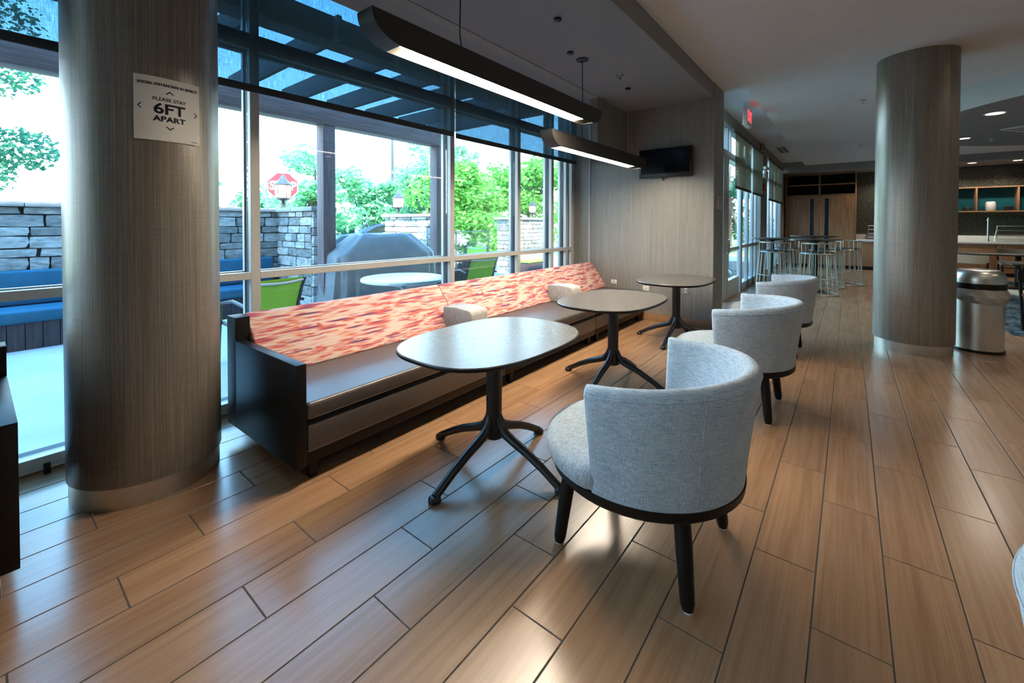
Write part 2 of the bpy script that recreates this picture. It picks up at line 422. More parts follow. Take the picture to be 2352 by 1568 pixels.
def tile_geo(mb, hx, hy, cx=0, cy=0):
    g, c = .0024, .0014; a, b = hx - g, hy - g
    lo = [(cx + sx_ * a, cy + sy_ * b, -.004) for sx_, sy_ in ((-1, -1), (1, -1), (1, 1), (-1, 1))]
    mi = [(x, y, -.0012) for x, y, _ in lo]
    hi = [(cx + sx_ * (a - c), cy + sy_ * (b - c), 0) for sx_, sy_ in ((-1, -1), (1, -1), (1, 1), (-1, 1))]
    mb.loops([lo, mi, hi], True, False, True)
tmesh = {}
for q, (xa, xb, ya, yb) in near:
    hx, hy = (xb - xa) / 2, (yb - ya) / 2
    key = (round(hx, 3), round(hy, 3))
    if key not in tmesh:
        mb = MB(); tile_geo(mb, hx, hy); me = mb.mesh('tile'); me.materials.append(M['tile']); tmesh[key] = me
    link('tile', tmesh[key], fl, ((xa + xb) / 2, (ya + yb) / 2, 0))
mb = MB()
for q, (xa, xb, ya, yb) in rest: tile_geo(mb, (xb - xa) / 2, (yb - ya) / 2, (xa + xb) / 2, (ya + yb) / 2)
o = mb.obj('tile_field', 'tile', fl); o['kind'] = 'stuff'
# ceilings
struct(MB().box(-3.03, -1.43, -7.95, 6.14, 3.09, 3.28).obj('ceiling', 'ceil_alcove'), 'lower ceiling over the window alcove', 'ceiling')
struct(MB().box(-1.43, 6.9, -7.95, 6.65, 3.28, 3.40).box(-1.13, 6.9, 6.65, 16.45, 3.28, 3.40).obj('ceiling', 'ceil'), 'main flat ceiling of the lounge and hall', 'ceiling')
struct(MB().box(-2.0, -1.13, 6.65, 16.5, 3.41, 3.5).obj('ceiling', 'ceil'), 'raised ceiling strip along the hall windows', 'ceiling')
struct(MB().box(-2.74, -2.63, -7.95, 6.14, 3.082, 3.091).obj('trim_1', 'paint_grey'), 'pale ceiling trim strip parallel to the alcove windows', 'trim')
struct(MB().box(-3.10, -3.03, -7.95, 6.14, 3.09, 3.75).box(-3.75, -3.03, -7.95, 6.2, 3.70, 3.78).obj('trim_2', 'ceil_dark'), 'shade pocket above the alcove windows', 'trim')
struct(MB().box(-2.745, -2.644, 5.183, 6.14, 2.36, 3.09).obj('trim_3', 'cover'), 'dark boxed bulkhead in the far ceiling corner', 'trim')
struct(MB().box(-3.75, 7.0, -8.1, 6.6, 3.79, 6.7).box(-1.95, 7.0, 6.6, 18.2, 3.52, 6.7).obj('shade_mass', 'paint_grey'), 'unseen block above the room that keeps sun off the patio', 'shade_mass')  # added out of view, height set so its shadow covers the patio
# dropped round cloud and bar soffit
L = []
for z, r in ((3.28, 3.1), (2.98, 3.1)):
    L.append([(3.91 + r * math.cos(a), 10.05 + r * math.sin(a), z) for a in [2 * pi * k / 72 for k in range(72)]])
mb = MB().loops([L[0], L[1]], True, False, False)
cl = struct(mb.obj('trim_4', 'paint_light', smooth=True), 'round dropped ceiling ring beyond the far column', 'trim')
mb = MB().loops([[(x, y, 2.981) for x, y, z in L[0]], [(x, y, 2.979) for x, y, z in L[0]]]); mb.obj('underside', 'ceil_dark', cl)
struct(MB().box(-1.9, 6.9, 16.42, 18.0, 3.09, 3.5).obj('trim_5', 'ceil_dark'), 'low soffit above the counter and tall cabinet', 'trim')
# walls
wt = struct(MB().box(-3.62, -1.43, 6.14, 6.65, 0, 3.3).obj('wall_far', 'cover'), 'grey striated wallcovering wall behind the television', 'wall')
struct(MB().box(-1.43, -1.418, 6.135, 6.66, 0, 3.28).box(-1.46, -1.418, 6.128, 6.14, 0, 3.28).obj('trim_6', 'paint_grey', bevel=.003), 'taupe end cap on the television wall', 'trim')
struct(MB().box(-3.28, -3.255, 6.128, 6.14, 0, 3.05).obj('trim_7', 'paint_light'), 'thin pale corner bead at the window end of the television wall', 'trim')
bb = sroot('baseboard_far', 'tile baseboard below the television wall', 'baseboard')
for i, x in enumerate([-3.6, -2.72, -2.30, -1.43]):
    if i < 3:
        MB().box(x + .001, [-2.72, -2.30, -1.43][i] - .001, 6.126, 6.14, .0, .105).obj('tile', 'tile', bb, bevel=.001)
struct(MB().box(-1.9, 6.9, 17.9, 18.1, 0, 3.5).obj('wall_back', 'paint_grey'), 'far wall of the hall behind the counter', 'wall')
struct(MB().box(6.8, 6.95, -8.0, 18, 0, 3.4).obj('wall_right', 'paint_grey'), 'wall on the side away from the patio', 'wall')
struct(MB().box(-3.75, 6.95, -8.05, -7.9, 0, 3.8).obj('wall_rear', 'paint_grey'), 'wall behind the camera', 'wall')
# alcove window wall ------------------------------------------------
w1 = sroot('window_1', 'long aluminium window wall of the alcove looking onto the patio', 'window')
GX = -3.62
mul_y = [-6.4, -4.65, -2.9, -1.15, .62, 1.311, 3.37, 4.62, 5.46, 5.885]
def bar(name, p, y0, y1, z0, z1, mat='alu'):
    o = MB().box(-3.60, -3.55, y0, y1, z0, z1).obj(name, mat, p, bevel=.002, seg=1)
    g = MB().box(-3.665, -3.60, y0 + .006, y1 - .006, z0 + .004, z1 - .004).obj('gasket', 'gasket', o)
    return o
for y in mul_y:
    o = bar('mullion', w1, y, y + .066, .085, 3.70)
    MB().box(-3.70, -3.665, y - .004, y + .07, .0, 3.70).obj('outer_cap', 'alu_blue', o)
o = bar('mullion', w1, 6.06, 6.14, .085, 3.7)
MB().box(-3.70, -3.665, 6.05, 6.14, 0, 3.7).obj('outer_cap', 'alu_blue', o)
edges = [-7.9] + [v for y in mul_y for v in (y, y + .066)] + [6.06]
for i in range(0, len(edges), 2):
    ya, yb = edges[i], edges[i + 1]
    for z0, z1 in ((.978, 1.032), (2.715, 2.83)):
        bar('transom', w1, ya, yb, z0, z1)
        MB().box(-3.70, -3.664, ya, yb, z0 - .004, z1 + .004).obj('outer_rail', 'alu_blue', w1)
    for z0, z1 in ((.10, .978), (1.032, 2.715), (2.83, 3.70)):
        MB().box(GX - .003, GX + .003, ya - .004, yb + .004, z0 - .004, z1 + .004).obj('pane', 'glass', w1)
sl_ = MB().box(-3.60, -3.52, -7.9, 6.14, .022, .098).obj('sill', 'alu_blue', w1, bevel=.003)
MB().box(-3.70, -3.605, -7.9, 6.14, 0, .085).obj('sill_base', 'gasket', w1)
MB().box(-3.525, -3.505, .235, .262, .0, .055).obj('sill_clip', 'black', w1)
# roller shades
def shade(y0, y1, zb, label, x=-3.45, ztop=3.70, mat='shade', hem='hem'):
    r = root('roller_shade', label, 'window shade', (x, (y0 + y1) / 2, zb), 0, 'roller shades of the alcove' if mat == 'shade' else 'tan roller shades of the hall')
    h = (y1 - y0) / 2
    MB().box(-.0008, .0008, -h, h, .05, ztop - zb).obj('fabric', mat, r)
    MB().box(-.009, .009, -h, h, 0, .054).obj('hem_bar', hem, r, bevel=.004)
    MB().tube([(0, -h, ztop - zb - .03), (0, h, ztop - zb - .03)], .028, 12).obj('roller', hem, r, smooth=True)
    return r
shade(-1.4, .70, 2.345, 'dark mesh roller shade in the nearest window, left of the big column')
shade(.75, 3.315, 2.365, 'dark mesh roller shade beside the big column over the coral sofa')
shade(3.358, 6.03, 2.355, 'dark mesh roller shade nearest the television wall')
mb = MB(); 
for i in range(58): 
    z = 2.38 + i * .02; mb.lathe([(.0005, z - .004), (.0034, z - .002), (.0034, z + .002), (.0005, z + .004)], 6, (-3.43, 3.336))
mb.tube([(-3.43, 3.336, 2.36), (-3.43, 3.336, 3.6)], .0012, 5)
o = mb.obj('shade_chain', 'chrome', w1); o['kind'] = 'stuff'
# hall window wall ----------------------------------------------------
w2 = sroot('window_2', 'tall window wall along the hall beyond the television wall', 'window')
XH = -1.78
hm = [(10.07, 10.17), (10.78, 10.88), (11.40, 11.5), (11.86, 11.95), (14.0, 14.12), (14.7, 14.85), (15.55, 15.7)]
for a, b in hm: MB().box(XH - .07, XH, a, b, .0, 3.3).obj('mullion', 'alu_blue', w2, bevel=.003)
MB().box(XH - .14, XH + .02, 12.35, 13.40, 0, 3.4).obj('pier', 'paint_grey', w2, bevel=.004)
MB().box(XH - .14, XH + .02, 16.35, 17.9, 0, 3.4).obj('pier', 'paint_grey', w2, bevel=.004)
MB().box(XH - .14, XH + .05, 6.66, 17.9, 3.20, 3.42).obj('header', 'paint_grey', w2, bevel=.004)
for a, b in ((9.95, 12.35), (13.4, 16.35)):
    MB().box(XH - .10, XH, a, b, .90, .97).obj('transom', 'alu_blue', w2, bevel=.002)
    MB().box(XH - .12, XH, a, b, 0, .16).obj('sill', 'alu_blue', w2, bevel=.002)
    MB().box(XH - .10, XH, a, b, 2.62, 2.70).obj('transom', 'alu_blue', w2, bevel=.002)
    MB().box(XH - .055, XH - .049, a, b, .16, 3.2).obj('pane', 'glass', w2)
d1 = sroot('door_1', 'aluminium framed glass door at the start of the hall windows', 'door')
MB().box(XH - .09, XH + .01, 8.36, 8.78, .012, 2.62).obj('stile', 'alu_blue', d1, bevel=.003)
MB().box(XH - .06, XH + .01, 9.92, 10.05, .012, 2.62).obj('stile', 'alu_blue', d1, bevel=.003)
MB().box(XH - .08, XH, 8.78, 9.84, .012, .34).obj('kick_rail', 'alu_blue', d1, bevel=.003)
MB().box(XH - .08, XH, 8.78, 9.84, .89, .96).obj('mid_rail', 'alu_blue', d1, bevel=.003)
MB().box(XH - .14, XH + .01, 6.66, 10.05, 2.62, 2.76).obj('head_rail', 'alu_blue', d1, bevel=.003)
MB().box(XH - .045, XH - .039, 8.78, 9.84, .34, 2.62).obj('pane', 'glass', d1)
MB().box(XH - .045, XH - .039, 6.66, 10.05, 2.76, 3.2).obj('pane', 'glass', d1)
MB().box(XH - .045, XH - .039, 6.66, 8.36, .0, 2.62).obj('pane', 'glass', d1)
for a in (8.75, 9.0): MB().box(XH - .1, XH - .01, a, a + .07, 2.76, 3.2).obj('top_mullion', 'alu_blue', d1)
MB().tube([(XH + .01, 8.5, 1.12), (XH + .07, 8.5, 1.12), (XH + .075, 8.5, 1.0), (XH + .07, 8.5, .88), (XH + .01, 8.5, .88)], .018, 8).obj('door_handle', 'chrome', d1, smooth=True)
shade(9.05, 10.73, 2.095, 'tan roller shade over the glass door', XH + .06, 3.2, 'shade_tan', 'bronze')
shade(10.97, 12.33, 2.09, 'tan roller shade between the glass door and the grey pier', XH + .06, 3.2, 'shade_tan', 'bronze')
shade(13.42, 16.33, 2.06, 'tan roller shade nearest the tall oak cabinet', XH + .06, 3.2, 'shade_tan', 'bronze')
# columns -------------------------------------------------------------
c1 = root('column', 'large round grey column with the paper notice, by the windows', 'column', (-3.045, .605, 0))
MB().lathe([(.322, .108), (.328, .112), (.328, 3.30)], 72).obj('shaft', 'column', c1, smooth=True)
MB().lathe([(.319, 0), (.319, .112), (.30, .112)], 72).obj('base_ring', 'steel', c1, smooth=True)
c2 = root('column', 'round grey column farther back beside the steel bin', 'column', (.573, 6.605, 0))
MB().lathe([(.340, .112), (.345, .116), (.345, 3.285)], 72).obj('shaft', 'column', c2, smooth=True)
MB().lathe([(.330, 0), (.330, .116), (.31, .116)], 72).obj('base_ring', 'steel', c2, smooth=True)
# paper notice wrapped on the column
RS = .3315; A0, A1 = R(-19.3), R(27.6); Z0, Z1 = 1.815, 2.13
ps = root('paper_notice', 'white paper notice about keeping distance taped on the big column', 'sign', (-3.045, .605, 0))
def wrap(u, z, dr=0.0):
    a = A0 + (A1 - A0) * u
    lift = .0 + .028 * max(0, u - .72) ** 1.5 * 3
    r = RS + dr + lift
    return (r * math.cos(a), r * math.sin(a), z)
mb = MB(); nU = 28
lo = [[wrap(i / nU, Z0 + (Z1 - Z0) * j, d) for i in range(nU + 1)] for j, d in ((0, 0), (1, 0), (1, .0012), (0, .0012))]
mb.loops([[lo[k][i] for k in range(4)] for i in range(nU + 1)]); mb.obj('sheet', 'paper', ps)
WID = RS * (A1 - A0); HGT = Z1 - Z0
def put_text(txt, size, u, v, bold, spacing=1.0, width=None):
    vs_, fs = text_mesh(txt, size, bold, 'CENTER', spacing)
    xs = [p[0] for p in vs_]; k = 1.0
    if width: k = width / (max(xs) - min(xs))
    MB().add([wrap(u + p[0] * k / WID, Z0 + v * HGT + p[1], .0022) for p in vs_], fs).obj('lettering', 'ink', ps)
def chevron(u, v, s, ang):
    pts = [(-1, -.45), (0, .45), (1, -.45), (.62, -.45), (0, .08), (-.62, -.45)]
    q = [(s * (x * math.cos(ang) - y * math.sin(ang)), s * (x * math.sin(ang) + y * math.cos(ang))) for x, y in pts]
    q = [wrap(u + x / WID, Z0 + v * HGT + y, .0022) for x, y in q]
    MB().add(q, [(0, 1, 4, 5), (1, 2, 3, 4)]).obj('arrow', 'ink', ps)
put_text('SOCIAL DISTANCING IN EFFECT', .0165, .505, .885, .0009, 1.05, .247)
put_text('PLEASE STAY', .024, .515, .655, .0004, 1.08, .138)
put_text('6FT', .072, .515, .50, .0018, 1.0, .132)
put_text('APART', .036, .515, .345, .0012, 1.02, .136)
chevron(.515, .775, .019, 0); chevron(.515, .205, .019, pi); chevron(.075, .52, .016, pi / 2); chevron(.935, .49, .016, -pi / 2)
mbt = MB()
for i in range(9): 
    u = .86 + i * .011; q = [wrap(u + a, Z0 + b, .0022) for a, b in ((0, .011), (.008, .011), (.008, .015), (0, .015))]; mbt.add(q, [(0, 1, 2, 3)])
mbt.obj('fine_print', 'ink', ps)['kind'] = 'stuff'
# ================================================================== FURNITURE
# coral banquette: three units in a line
BR = math.atan(.016)
BX, BY = -2.262, 1.045
def bloc(x, y): return (BX + x * math.cos(BR) - y * math.sin(BR), BY + x * math.sin(BR) + y * math.cos(BR), 0)
def banquette(y0, y1, label, panel=False, arm=None, mirror=False, loc=None, rz=None):
    r = root('banquette_sofa', label, 'sofa', loc or bloc(0, y0), BR if rz is None else rz, 'coral backed banquette units')
    n = y1 - y0; a = .058 if panel else .003
    if panel:
        MB().prism([(0, .10), (0, .655), (-.79, .655), (-.79, .10)], 0, .055).obj('end_panel', 'black_wood', r, bevel=.0025)
        MB().box(-.925, -.79, 0, .085, .10, .80).obj('back_post', 'black_wood', r, bevel=.0025)
    MB().prism([(-.62, .425), (-.60, .44), (-.70, .60), (-.845, .785), (-.86, .800), (-.885, .805), (-.915, .80), (-.915, .425)], a + (.03 if panel else 0), n - .002).obj('back_cushion', 'stripe', r, bevel=.012, seg=3)
    MB().box(-.93, -.915, a, n - .002, .10, .79).obj('back_board', 'black_wood', r, bevel=.002)
    MB().box(-.915, .004, a, n - .003, .340, .437).obj('seat_cushion', 'leather', r, bevel=.022, seg=4)
    mbp = MB(); zz = .426
    mbp.tube([(.000, a + .02, .420), (.000, n - .02, .420)], .0035, 6); mbp.obj('piping', 'leather', r, smooth=True)
    MB().box(-.05, -.004, a + .004, n - .004, .165, .315).obj('front_panel', 'leather', r, bevel=.012, seg=3)
    MB().box(-.90, -.018, a, n - .002, .10, .335).obj('base_frame', 'black_wood', r, bevel=.003)
    for lx in (-.07, -.70):
        for ly in (.115, n - .10):
            MB().loops([[(lx + sx_ * w, ly + sy_ * w, z) for sx_, sy_ in ((-1, -1), (1, -1), (1, 1), (-1, 1))] for z, w in ((0, .020), (.102, .030))]).obj('leg', 'black_wood', r, bevel=.003)
    if arm is not None:
        prof = [(-.655, .439), (-.315, .439), (-.30, .455), (-.297, .60), (-.31, .625), (-.335, .636), (-.48, .648), (-.655, .640)]
        q = MB().prism(prof, arm, arm + .225).obj('armrest', 'velvet', r, bevel=.014, seg=3)
        q['label'] = 'grey velvet block armrest'
    return r
banquette(0, 1.80, 'coral striped banquette unit with black end panel beside the big column', True, 1.665)
banquette(1.80, 3.50, 'middle coral striped banquette unit between the two grey armrests', False, 1.655 )
banquette(3.50, 5.055, 'coral striped banquette unit that ends at the television wall')
# another unit of the same row, cut by the frame edge
r = root('banquette_sofa', 'black banquette end panel cut by the picture edge, in front of the big column', 'sofa', (-2.435, .10, 0), 0, 'coral backed banquette units')
MB().prism([(0, .10), (0, .655), (-.79, .655), (-.79, .10)], -.055, 0).obj('end_panel', 'black_wood', r, bevel=.0025)
MB().box(-.925, -.79, -.085, 0, .10, .80).obj('back_post', 'black_wood', r, bevel=.0025)
MB().prism([(-.62, .425), (-.60, .44), (-.845, .785), (-.86, .80), (-.915, .80), (-.915, .425)], -1.3, -.088).obj('back_cushion', 'stripe', r, bevel=.012)
MB().box(-.915, .004, -1.3, -.06, .318, .432).obj('seat_cushion', 'leather', r, bevel=.022, seg=3)
MB().box(-.90, -.018, -1.3, -.06, .10, .312).obj('base_frame', 'black_wood', r)
for ly in (-.115, -1.2):
    for lx in (-.07, -.70): MB().box(lx - .024, lx + .024, ly - .024, ly + .024, 0, .102).obj('leg', 'black_wood', r)
# oval pedestal tables
def superel(a, b, n, N=72):
    out = []
    for k in range(N):
        t = 2 * pi * k / N; c, s_ = math.cos(t), math.sin(t)
        out.append((a * math.copysign(abs(c) ** (2 / n), c), b * math.copysign(abs(s_) ** (2 / n), s_)))
    return out
def make_table(label, loc):
    r = root('pedestal_table', label, 'table', loc, 0, 'oval tables in front of the banquette')
    A, B = .405, .567
    L = [[(x, y, z) for x, y in superel(A - i, B - i, 2.75)] for z, i in ((.704, .075), (.712, .022), (.720, .004), (.727, 0), (.735, .003))]
    e = MB().loops(L).obj('edge', 'black_wood', r, smooth=True, ang=60)
    L = [[(x, y, z) for x, y in superel(A - i, B - i, 2.75)] for z, i in ((.7345, .004), (.740, .007))]
    MB().loops(L).obj('tabletop', 'laminate', r, smooth=True)
    MB().lathe([(.085, .705), (.085, .692), (.05, .682), (.047, .665), (.046, .27), (.052, .20), (.054, .16), (.03, .145)], 28).obj('pole', 'dark_metal', r, smooth=True)
    for k in range(4):
        a = pi / 2 * k; c, s_ = math.cos(a), math.sin(a)
        pr = [(.035, .285, .020), (.050, .235, .026), (.085, .195, .028), (.15, .168, .026), (.24, .135, .024), (.34, .088, .022), (.42, .043, .021), (.455, .024, .021)]
        lg = MB().tube([(c * p, s_ * p, z) for p, z, w in pr], [w for p, z, w in pr], 12).obj('leg', 'dark_metal', r, smooth=True, ang=70)
        MB().lathe([(.0, .034), (.022, .032), (.032, .022), (.033, .006), (.028, 0)], 16, (c * .458, s_ * .458)).obj('foot_pad', 'dark_metal', lg, smooth=True)
    return r
t1 = make_table('nearest oval pedestal table, its dark top shining with window light', (-1.622, 1.888, 0))
dup(t1, (-1.64, 3.535, 0), 0, 'middle oval pedestal table between the grey block armrest and second chair')
dup(t1, (-1.63, 5.27, 0), 0, 'farthest oval pedestal table, under the wall television')
# barrel chairs
def make_chair(label, loc, rz=0):
    r = root('barrel_chair', label, 'chair', loc, rz, 'blue grey barrel chairs')
    def rseat(a, rb):
        d = abs((math.degrees(a) + 180) % 360 - 180)
        k = min(1, max(0, (d - 88) / 14)); k = k * k * (3 - 2 * k)
        return min(rb, .372) * (1 - k) + rb * k
    SP = [(.02, .374), (.402, .374), (.424, .386), (.437, .42), (.433, .448), (.412, .468), (.36, .480), (.20, .487), (.02, .489)]
    MB().loops([[(rseat(a, q) * math.cos(a), rseat(a, q) * math.sin(a), z) for a in [2 * pi * k / 72 for k in range(72)]] for q, z in SP]).obj('seat', 'linen_flat', r, smooth=True, ang=75)
    MB().lathe([(.0, .322), (.37, .322), (.392, .326), (.404, .338), (.408, .372), (.0, .376)], 64).obj('base_ring', 'black_wood', r, smooth=True)
    a0, a1 = R(-97), R(92); N = 49; LO = []
    def ztop(a):
        t = (a - a0) / (a1 - a0); return .795 + .040 * math.sin(pi * min(1, max(0, t * 1.05))) ** .9 + .012 * t
    def row(a, th, dz=0):
        zt = ztop(a) - dz; out = []
        zs = arc(.372, zt - .035, 9)
        ro = lambda z: .402 + .058 * ((z - .372) / .45) ** 1.15
        for z in zs: out.append((ro(z), z))
        top = ro(zt - .035)
        for q in arc(0, pi, 7)[1:-1]: out.append((top - th / 2 + th / 2 * math.cos(q), zt - .035 + .035 * math.sin(q)))
        for z in reversed(zs):
            tk = th * (1.0 + .35 * (zt - .035 - z) / .4); out.append((ro(z) - tk, max(z, .40)))
        return [(p * math.cos(a), p * math.sin(a), z) for p, z in out]
    for i in range(N):
        a = a0 + (a1 - a0) * i / (N - 1)
        th = .062
        LO.append(row(a, th))
    e0 = [Vector(p) for p in LO[0]]; e1 = [Vector(p) for p in LO[-1]]
    def cap(ring, d, s):
        c_ = sum(ring, Vector()) / len(ring)
        return [tuple(c_.lerp(p, 1) * 0 + Vector((p.x, p.y, p.z)) + d) if s == 0 else tuple(p) for p in ring]
    # rounded ends: two shrinking rings past each end
    def endrings(a, sg):
        out = []
        for da, k in ((R(1.6), .72), (R(2.3), .3)):
            rr = row(a + sg * da, .062, .012 * (1 - k))
            mid = [(Vector(rr[i]) + Vector(rr[-1 - i])) / 2 for i in range(len(rr))]
            out.append([tuple(mid[i].lerp(Vector(rr[i]), k)) for i in range(len(rr))])
        return out
    E0 = endrings(a0, -1); E1 = endrings(a1, 1)
    MB().loops([E0[1], E0[0]] + LO + E1).obj('backrest', 'linen', r, smooth=True, ang=75)
    seam = MB()
    pts = []
    for i in range(N):
        a = a0 + (a1 - a0) * i / (N - 1); z = ztop(a) - .036; p = .402 + .058 * ((z - .372) / .45) ** 1.15 + .0005
        pts.append((p * math.cos(a), p * math.sin(a), z))
    seam.tube(pts, .0024, 6)
    for a in (R(-42), R(42)):
        seam.tube([((.4022 + .058 * ((z - .372) / .45) ** 1.15) * math.cos(a), (.4022 + .058 * ((z - .372) / .45) ** 1.15) * math.sin(a), z) for z in arc(.376, ztop(a) - .04, 10)], .0014, 5)
    seam.obj('seam', 'linen', r, smooth=True)
    for sx_ in (-1, 1):
        for sy_ in (-1, 1):
            lg = MB().tube([(sx_ * .236, sy_ * .236, .325), (sx_ * .25, sy_ * .25, .22), (sx_ * .270, sy_ * .270, .03), (sx_ * .272, sy_ * .272, .008)], [.031, .031, .026, .020], 14).obj('leg', 'black_wood', r, smooth=True, ang=60)
            MB().lathe([(.016, .010), (.017, .004), (.015, 0)], 12, (sx_ * .272, sy_ * .272)).obj('glide', 'white_plastic', lg)
    for k in (1, -1):
        MB().prism([(-.24, .322), (-.24, .285), (-.15, .262), (.15, .262), (.24, .285), (.24, .322)], -.016, .016).obj('cross_brace', 'black_wood', r).rotation_euler = (0, 0, k * pi / 4)
    return r
ch = make_chair('nearest blue grey barrel chair with black splayed legs at front table', (-.714, 1.862, 0))
dup(ch, (-.70, 3.715, 0), 0, 'second blue grey barrel chair, right behind the nearest one')
dup(ch, (-.70, 5.56, 0), 0, 'farthest blue grey barrel chair, at the table under the television')
dup(ch, (.678, 1.013, 0), R(168), 'barrel chair back of which only a sliver enters the picture edge')
# ------------------------------------------------------------------ pendants
def pendant(label, loc, length, cords):
    r = root('linear_pendant', label, 'pendant light', loc, 0, 'curved linear pendants over the tables')
    H, RC, w = .142, .19, .062
    prof = [(0, H)] + [(RC - RC * math.cos(t) , H - .01 - (H - .01) * math.sin(t)) for t in arc(0, pi / 2, 9)]
    prof += [(length - y, z) for y, z in reversed(prof)]
    for sx_ in (-1, 1):
        MB().prism(prof, sx_ * w - .003, sx_ * w + .003, 'x').obj('side_plate', 'pendant', r)
    MB().box(-w, w, .0, length, H - .006, H).obj('top_plate', 'pendant', r)
    for s_ in (0, 1):
        cp = [(RC - RC * math.cos(t), H - .01 - (H - .01) * math.sin(t)) for t in arc(0, pi / 2 * .93, 9)]
        if s_: cp = [(length - y, z) for y, z in cp]
        LL = [[(-w, y, z) for y, z in cp], [(w, y, z) for y, z in cp], [(w, y, z + .005) for y, z in cp], [(-w, y, z + .005) for y, z in cp]]
        MB().loops([[LL[k][i] for k in range(4)] for i in range(9)]).obj('end_plate', 'pendant', r, smooth=True)
    MB().box(-w + .004, w - .004, RC * .9, length - RC * .9, .052, .058).obj('reflector', 'refl', r)
    MB().box(-w + .005, w - .005, RC + .10, length - RC - .10, .016, .034).obj('diffuser', 'glow_warm', r)
    top = 3.09 - loc[2]
    for kind, y in cords:
        if kind == 'cord':
            MB().lathe([(.0, top - .002), (.062, top - .002), (.064, top - .012), (.02, top - .016), (.0, top - .016)], 28, (0, y)).obj('canopy', 'dark_metal', r, smooth=True)
            MB().tube([(0, y, top - .01), (.006, y, top * .6), (-.004, y + .004, H + .12), (0, y + .02, H)], .0042, 6).obj('cord', 'black', r, smooth=True)
        else:
            MB().lathe([(.0, top - .002), (.031, top - .002), (.032, top - .02), (.012, top - .028), (.0, top - .028)], 20, (0, y)).obj('anchor', 'dark_metal', r, smooth=True)
            MB().tube([(0, y, top - .02), (0, y, H)], .0011, 5).obj('wire', 'chrome', r)
            MB().lathe([(.010, H), (.010, H + .012), (.004, H + .022)], 10, (0, y)).obj('clamp', 'chrome', r)
    return r
pendant('nearer warm lit linear pendant with curled ends over the front table', (-1.9, 1.222, 2.322), 2.46, [('wire', .60), ('cord', .66), ('wire', 1.785)])
pendant('farther warm lit linear pendant with curled ends pointing at the television', (-2.17, 3.245, 2.122), 2.28, [('cord', .66), ('wire', 1.82), ('wire', .42)])
# ------------------------------------------------------------------ television wall things
tv = root('television', 'small black wall television above the farthest oval table', 'television', (-2.043, 6.045, 2.27))
MB().box(-.368, .368, -.012, .03, -.208, .203).obj('casing', 'black', tv, bevel=.006)
MB().box(-.340, .340, -.0135, -.011, -.152, .182).obj('screen', 'screen', tv)
MB().box(-.10, .10, .03, .095, -.12, .10).obj('wall_mount', 'black', tv)
MB().lathe([(.002, -.181), (.0045, -.180), (.0045, -.176), (.002, -.175)], 8, (0, -.0145)).obj('power_light', 'white_plastic', tv)
MB().box(-.05, -.025, .02, .06, -.245, -.20).obj('bracket_tip', 'black', tv, bevel=.004)
MB().tube([(.02, .05, -.20), (.07, .045, -.222), (.13, .05, -.215), (.20, .06, -.205)], .004, 6).obj('cable', 'white_plastic', tv, smooth=True)
def outlet(label, x, z, mat, w=.038, h=.055, duplex=True):
    r = root('outlet', label, 'wall outlet', (x, 6.14, z), 0)
    MB().box(-w, w, -.007, 0, -h, h).obj('cover_plate', mat, r, bevel=.002)
    for s_ in ((-1, 1) if duplex else (0,)):
        q = MB().lathe([(.0, -.004), (.015, -.004), (.016, 0)], 14); q.v = [(x_, -.007 + z_ * .6, y_ + s_ * .022) for x_, y_, z_ in q.v]
        q.obj('socket', 'white_plastic' if mat != 'white_plastic' else 'paint_light', r, smooth=True)
    return r
outlet('cream wall plate low on the wall just above the banquette seat', -2.84, .52, 'white_plastic', .047, .03, False)
outlet('cream data plate between banquette end and farthest table', -2.335, .462, 'white_plastic', .045, .036, False)
outlet('grey duplex outlet plate under the farthest oval table', -1.772, .488, 'paint_grey', .042, .055)
sg = root('room_sign', 'small grey room sign on the television wall end cap', 'sign', (-1.418, 6.42, 1.70))
MB().box(0, .008, -.115, .115, -.085, .085).obj('plate', 'paint_light', sg, bevel=.003)
for z, h in ((.05, .013), (.018, .011)): MB().box(.008, .010, -.075, .075, z - h, z + h).obj('raised_line', 'paint_grey', sg)
MB().box(.008, .010, -.03, .03, -.06, -.012).obj('pictogram', 'paint_grey', sg, bevel=.004)
# ------------------------------------------------------------------ ceiling fittings
def sprinkler(label, x, y, z):
    r = root('sprinkler', label, 'sprinkler', (x, y, z), 0, 'ceiling sprinklers')
    MB().lathe([(.0, 0), (.038, 0), (.04, -.006), (.012, -.010), (.011, -.03), (.0, -.03)], 18).obj('escutcheon', 'chrome', r, smooth=True)
    MB().lathe([(.0, -.046), (.020, -.046), (.020, -.050), (.0, -.050)], 14).obj('deflector', 'chrome', r)
    for s_ in (-1, 1): MB().tube([(s_ * .009, 0, -.028), (s_ * .014, 0, -.038), (s_ * .003, 0, -.047)], .003, 5).obj('yoke_arm', 'chrome', r)
sprinkler('chrome sprinkler on the alcove ceiling between the pendant canopies', -2.05, 4.56, 3.09)
sprinkler('nearer sprinkler on the main ceiling, left of the back column', .14, 8.35, 3.28)
sprinkler('farther sprinkler on the main ceiling above the bar stools', .19, 13.0, 3.28)
sprinkler('sprinkler under the round dropped ceiling', 2.0, 11.5, 2.979)
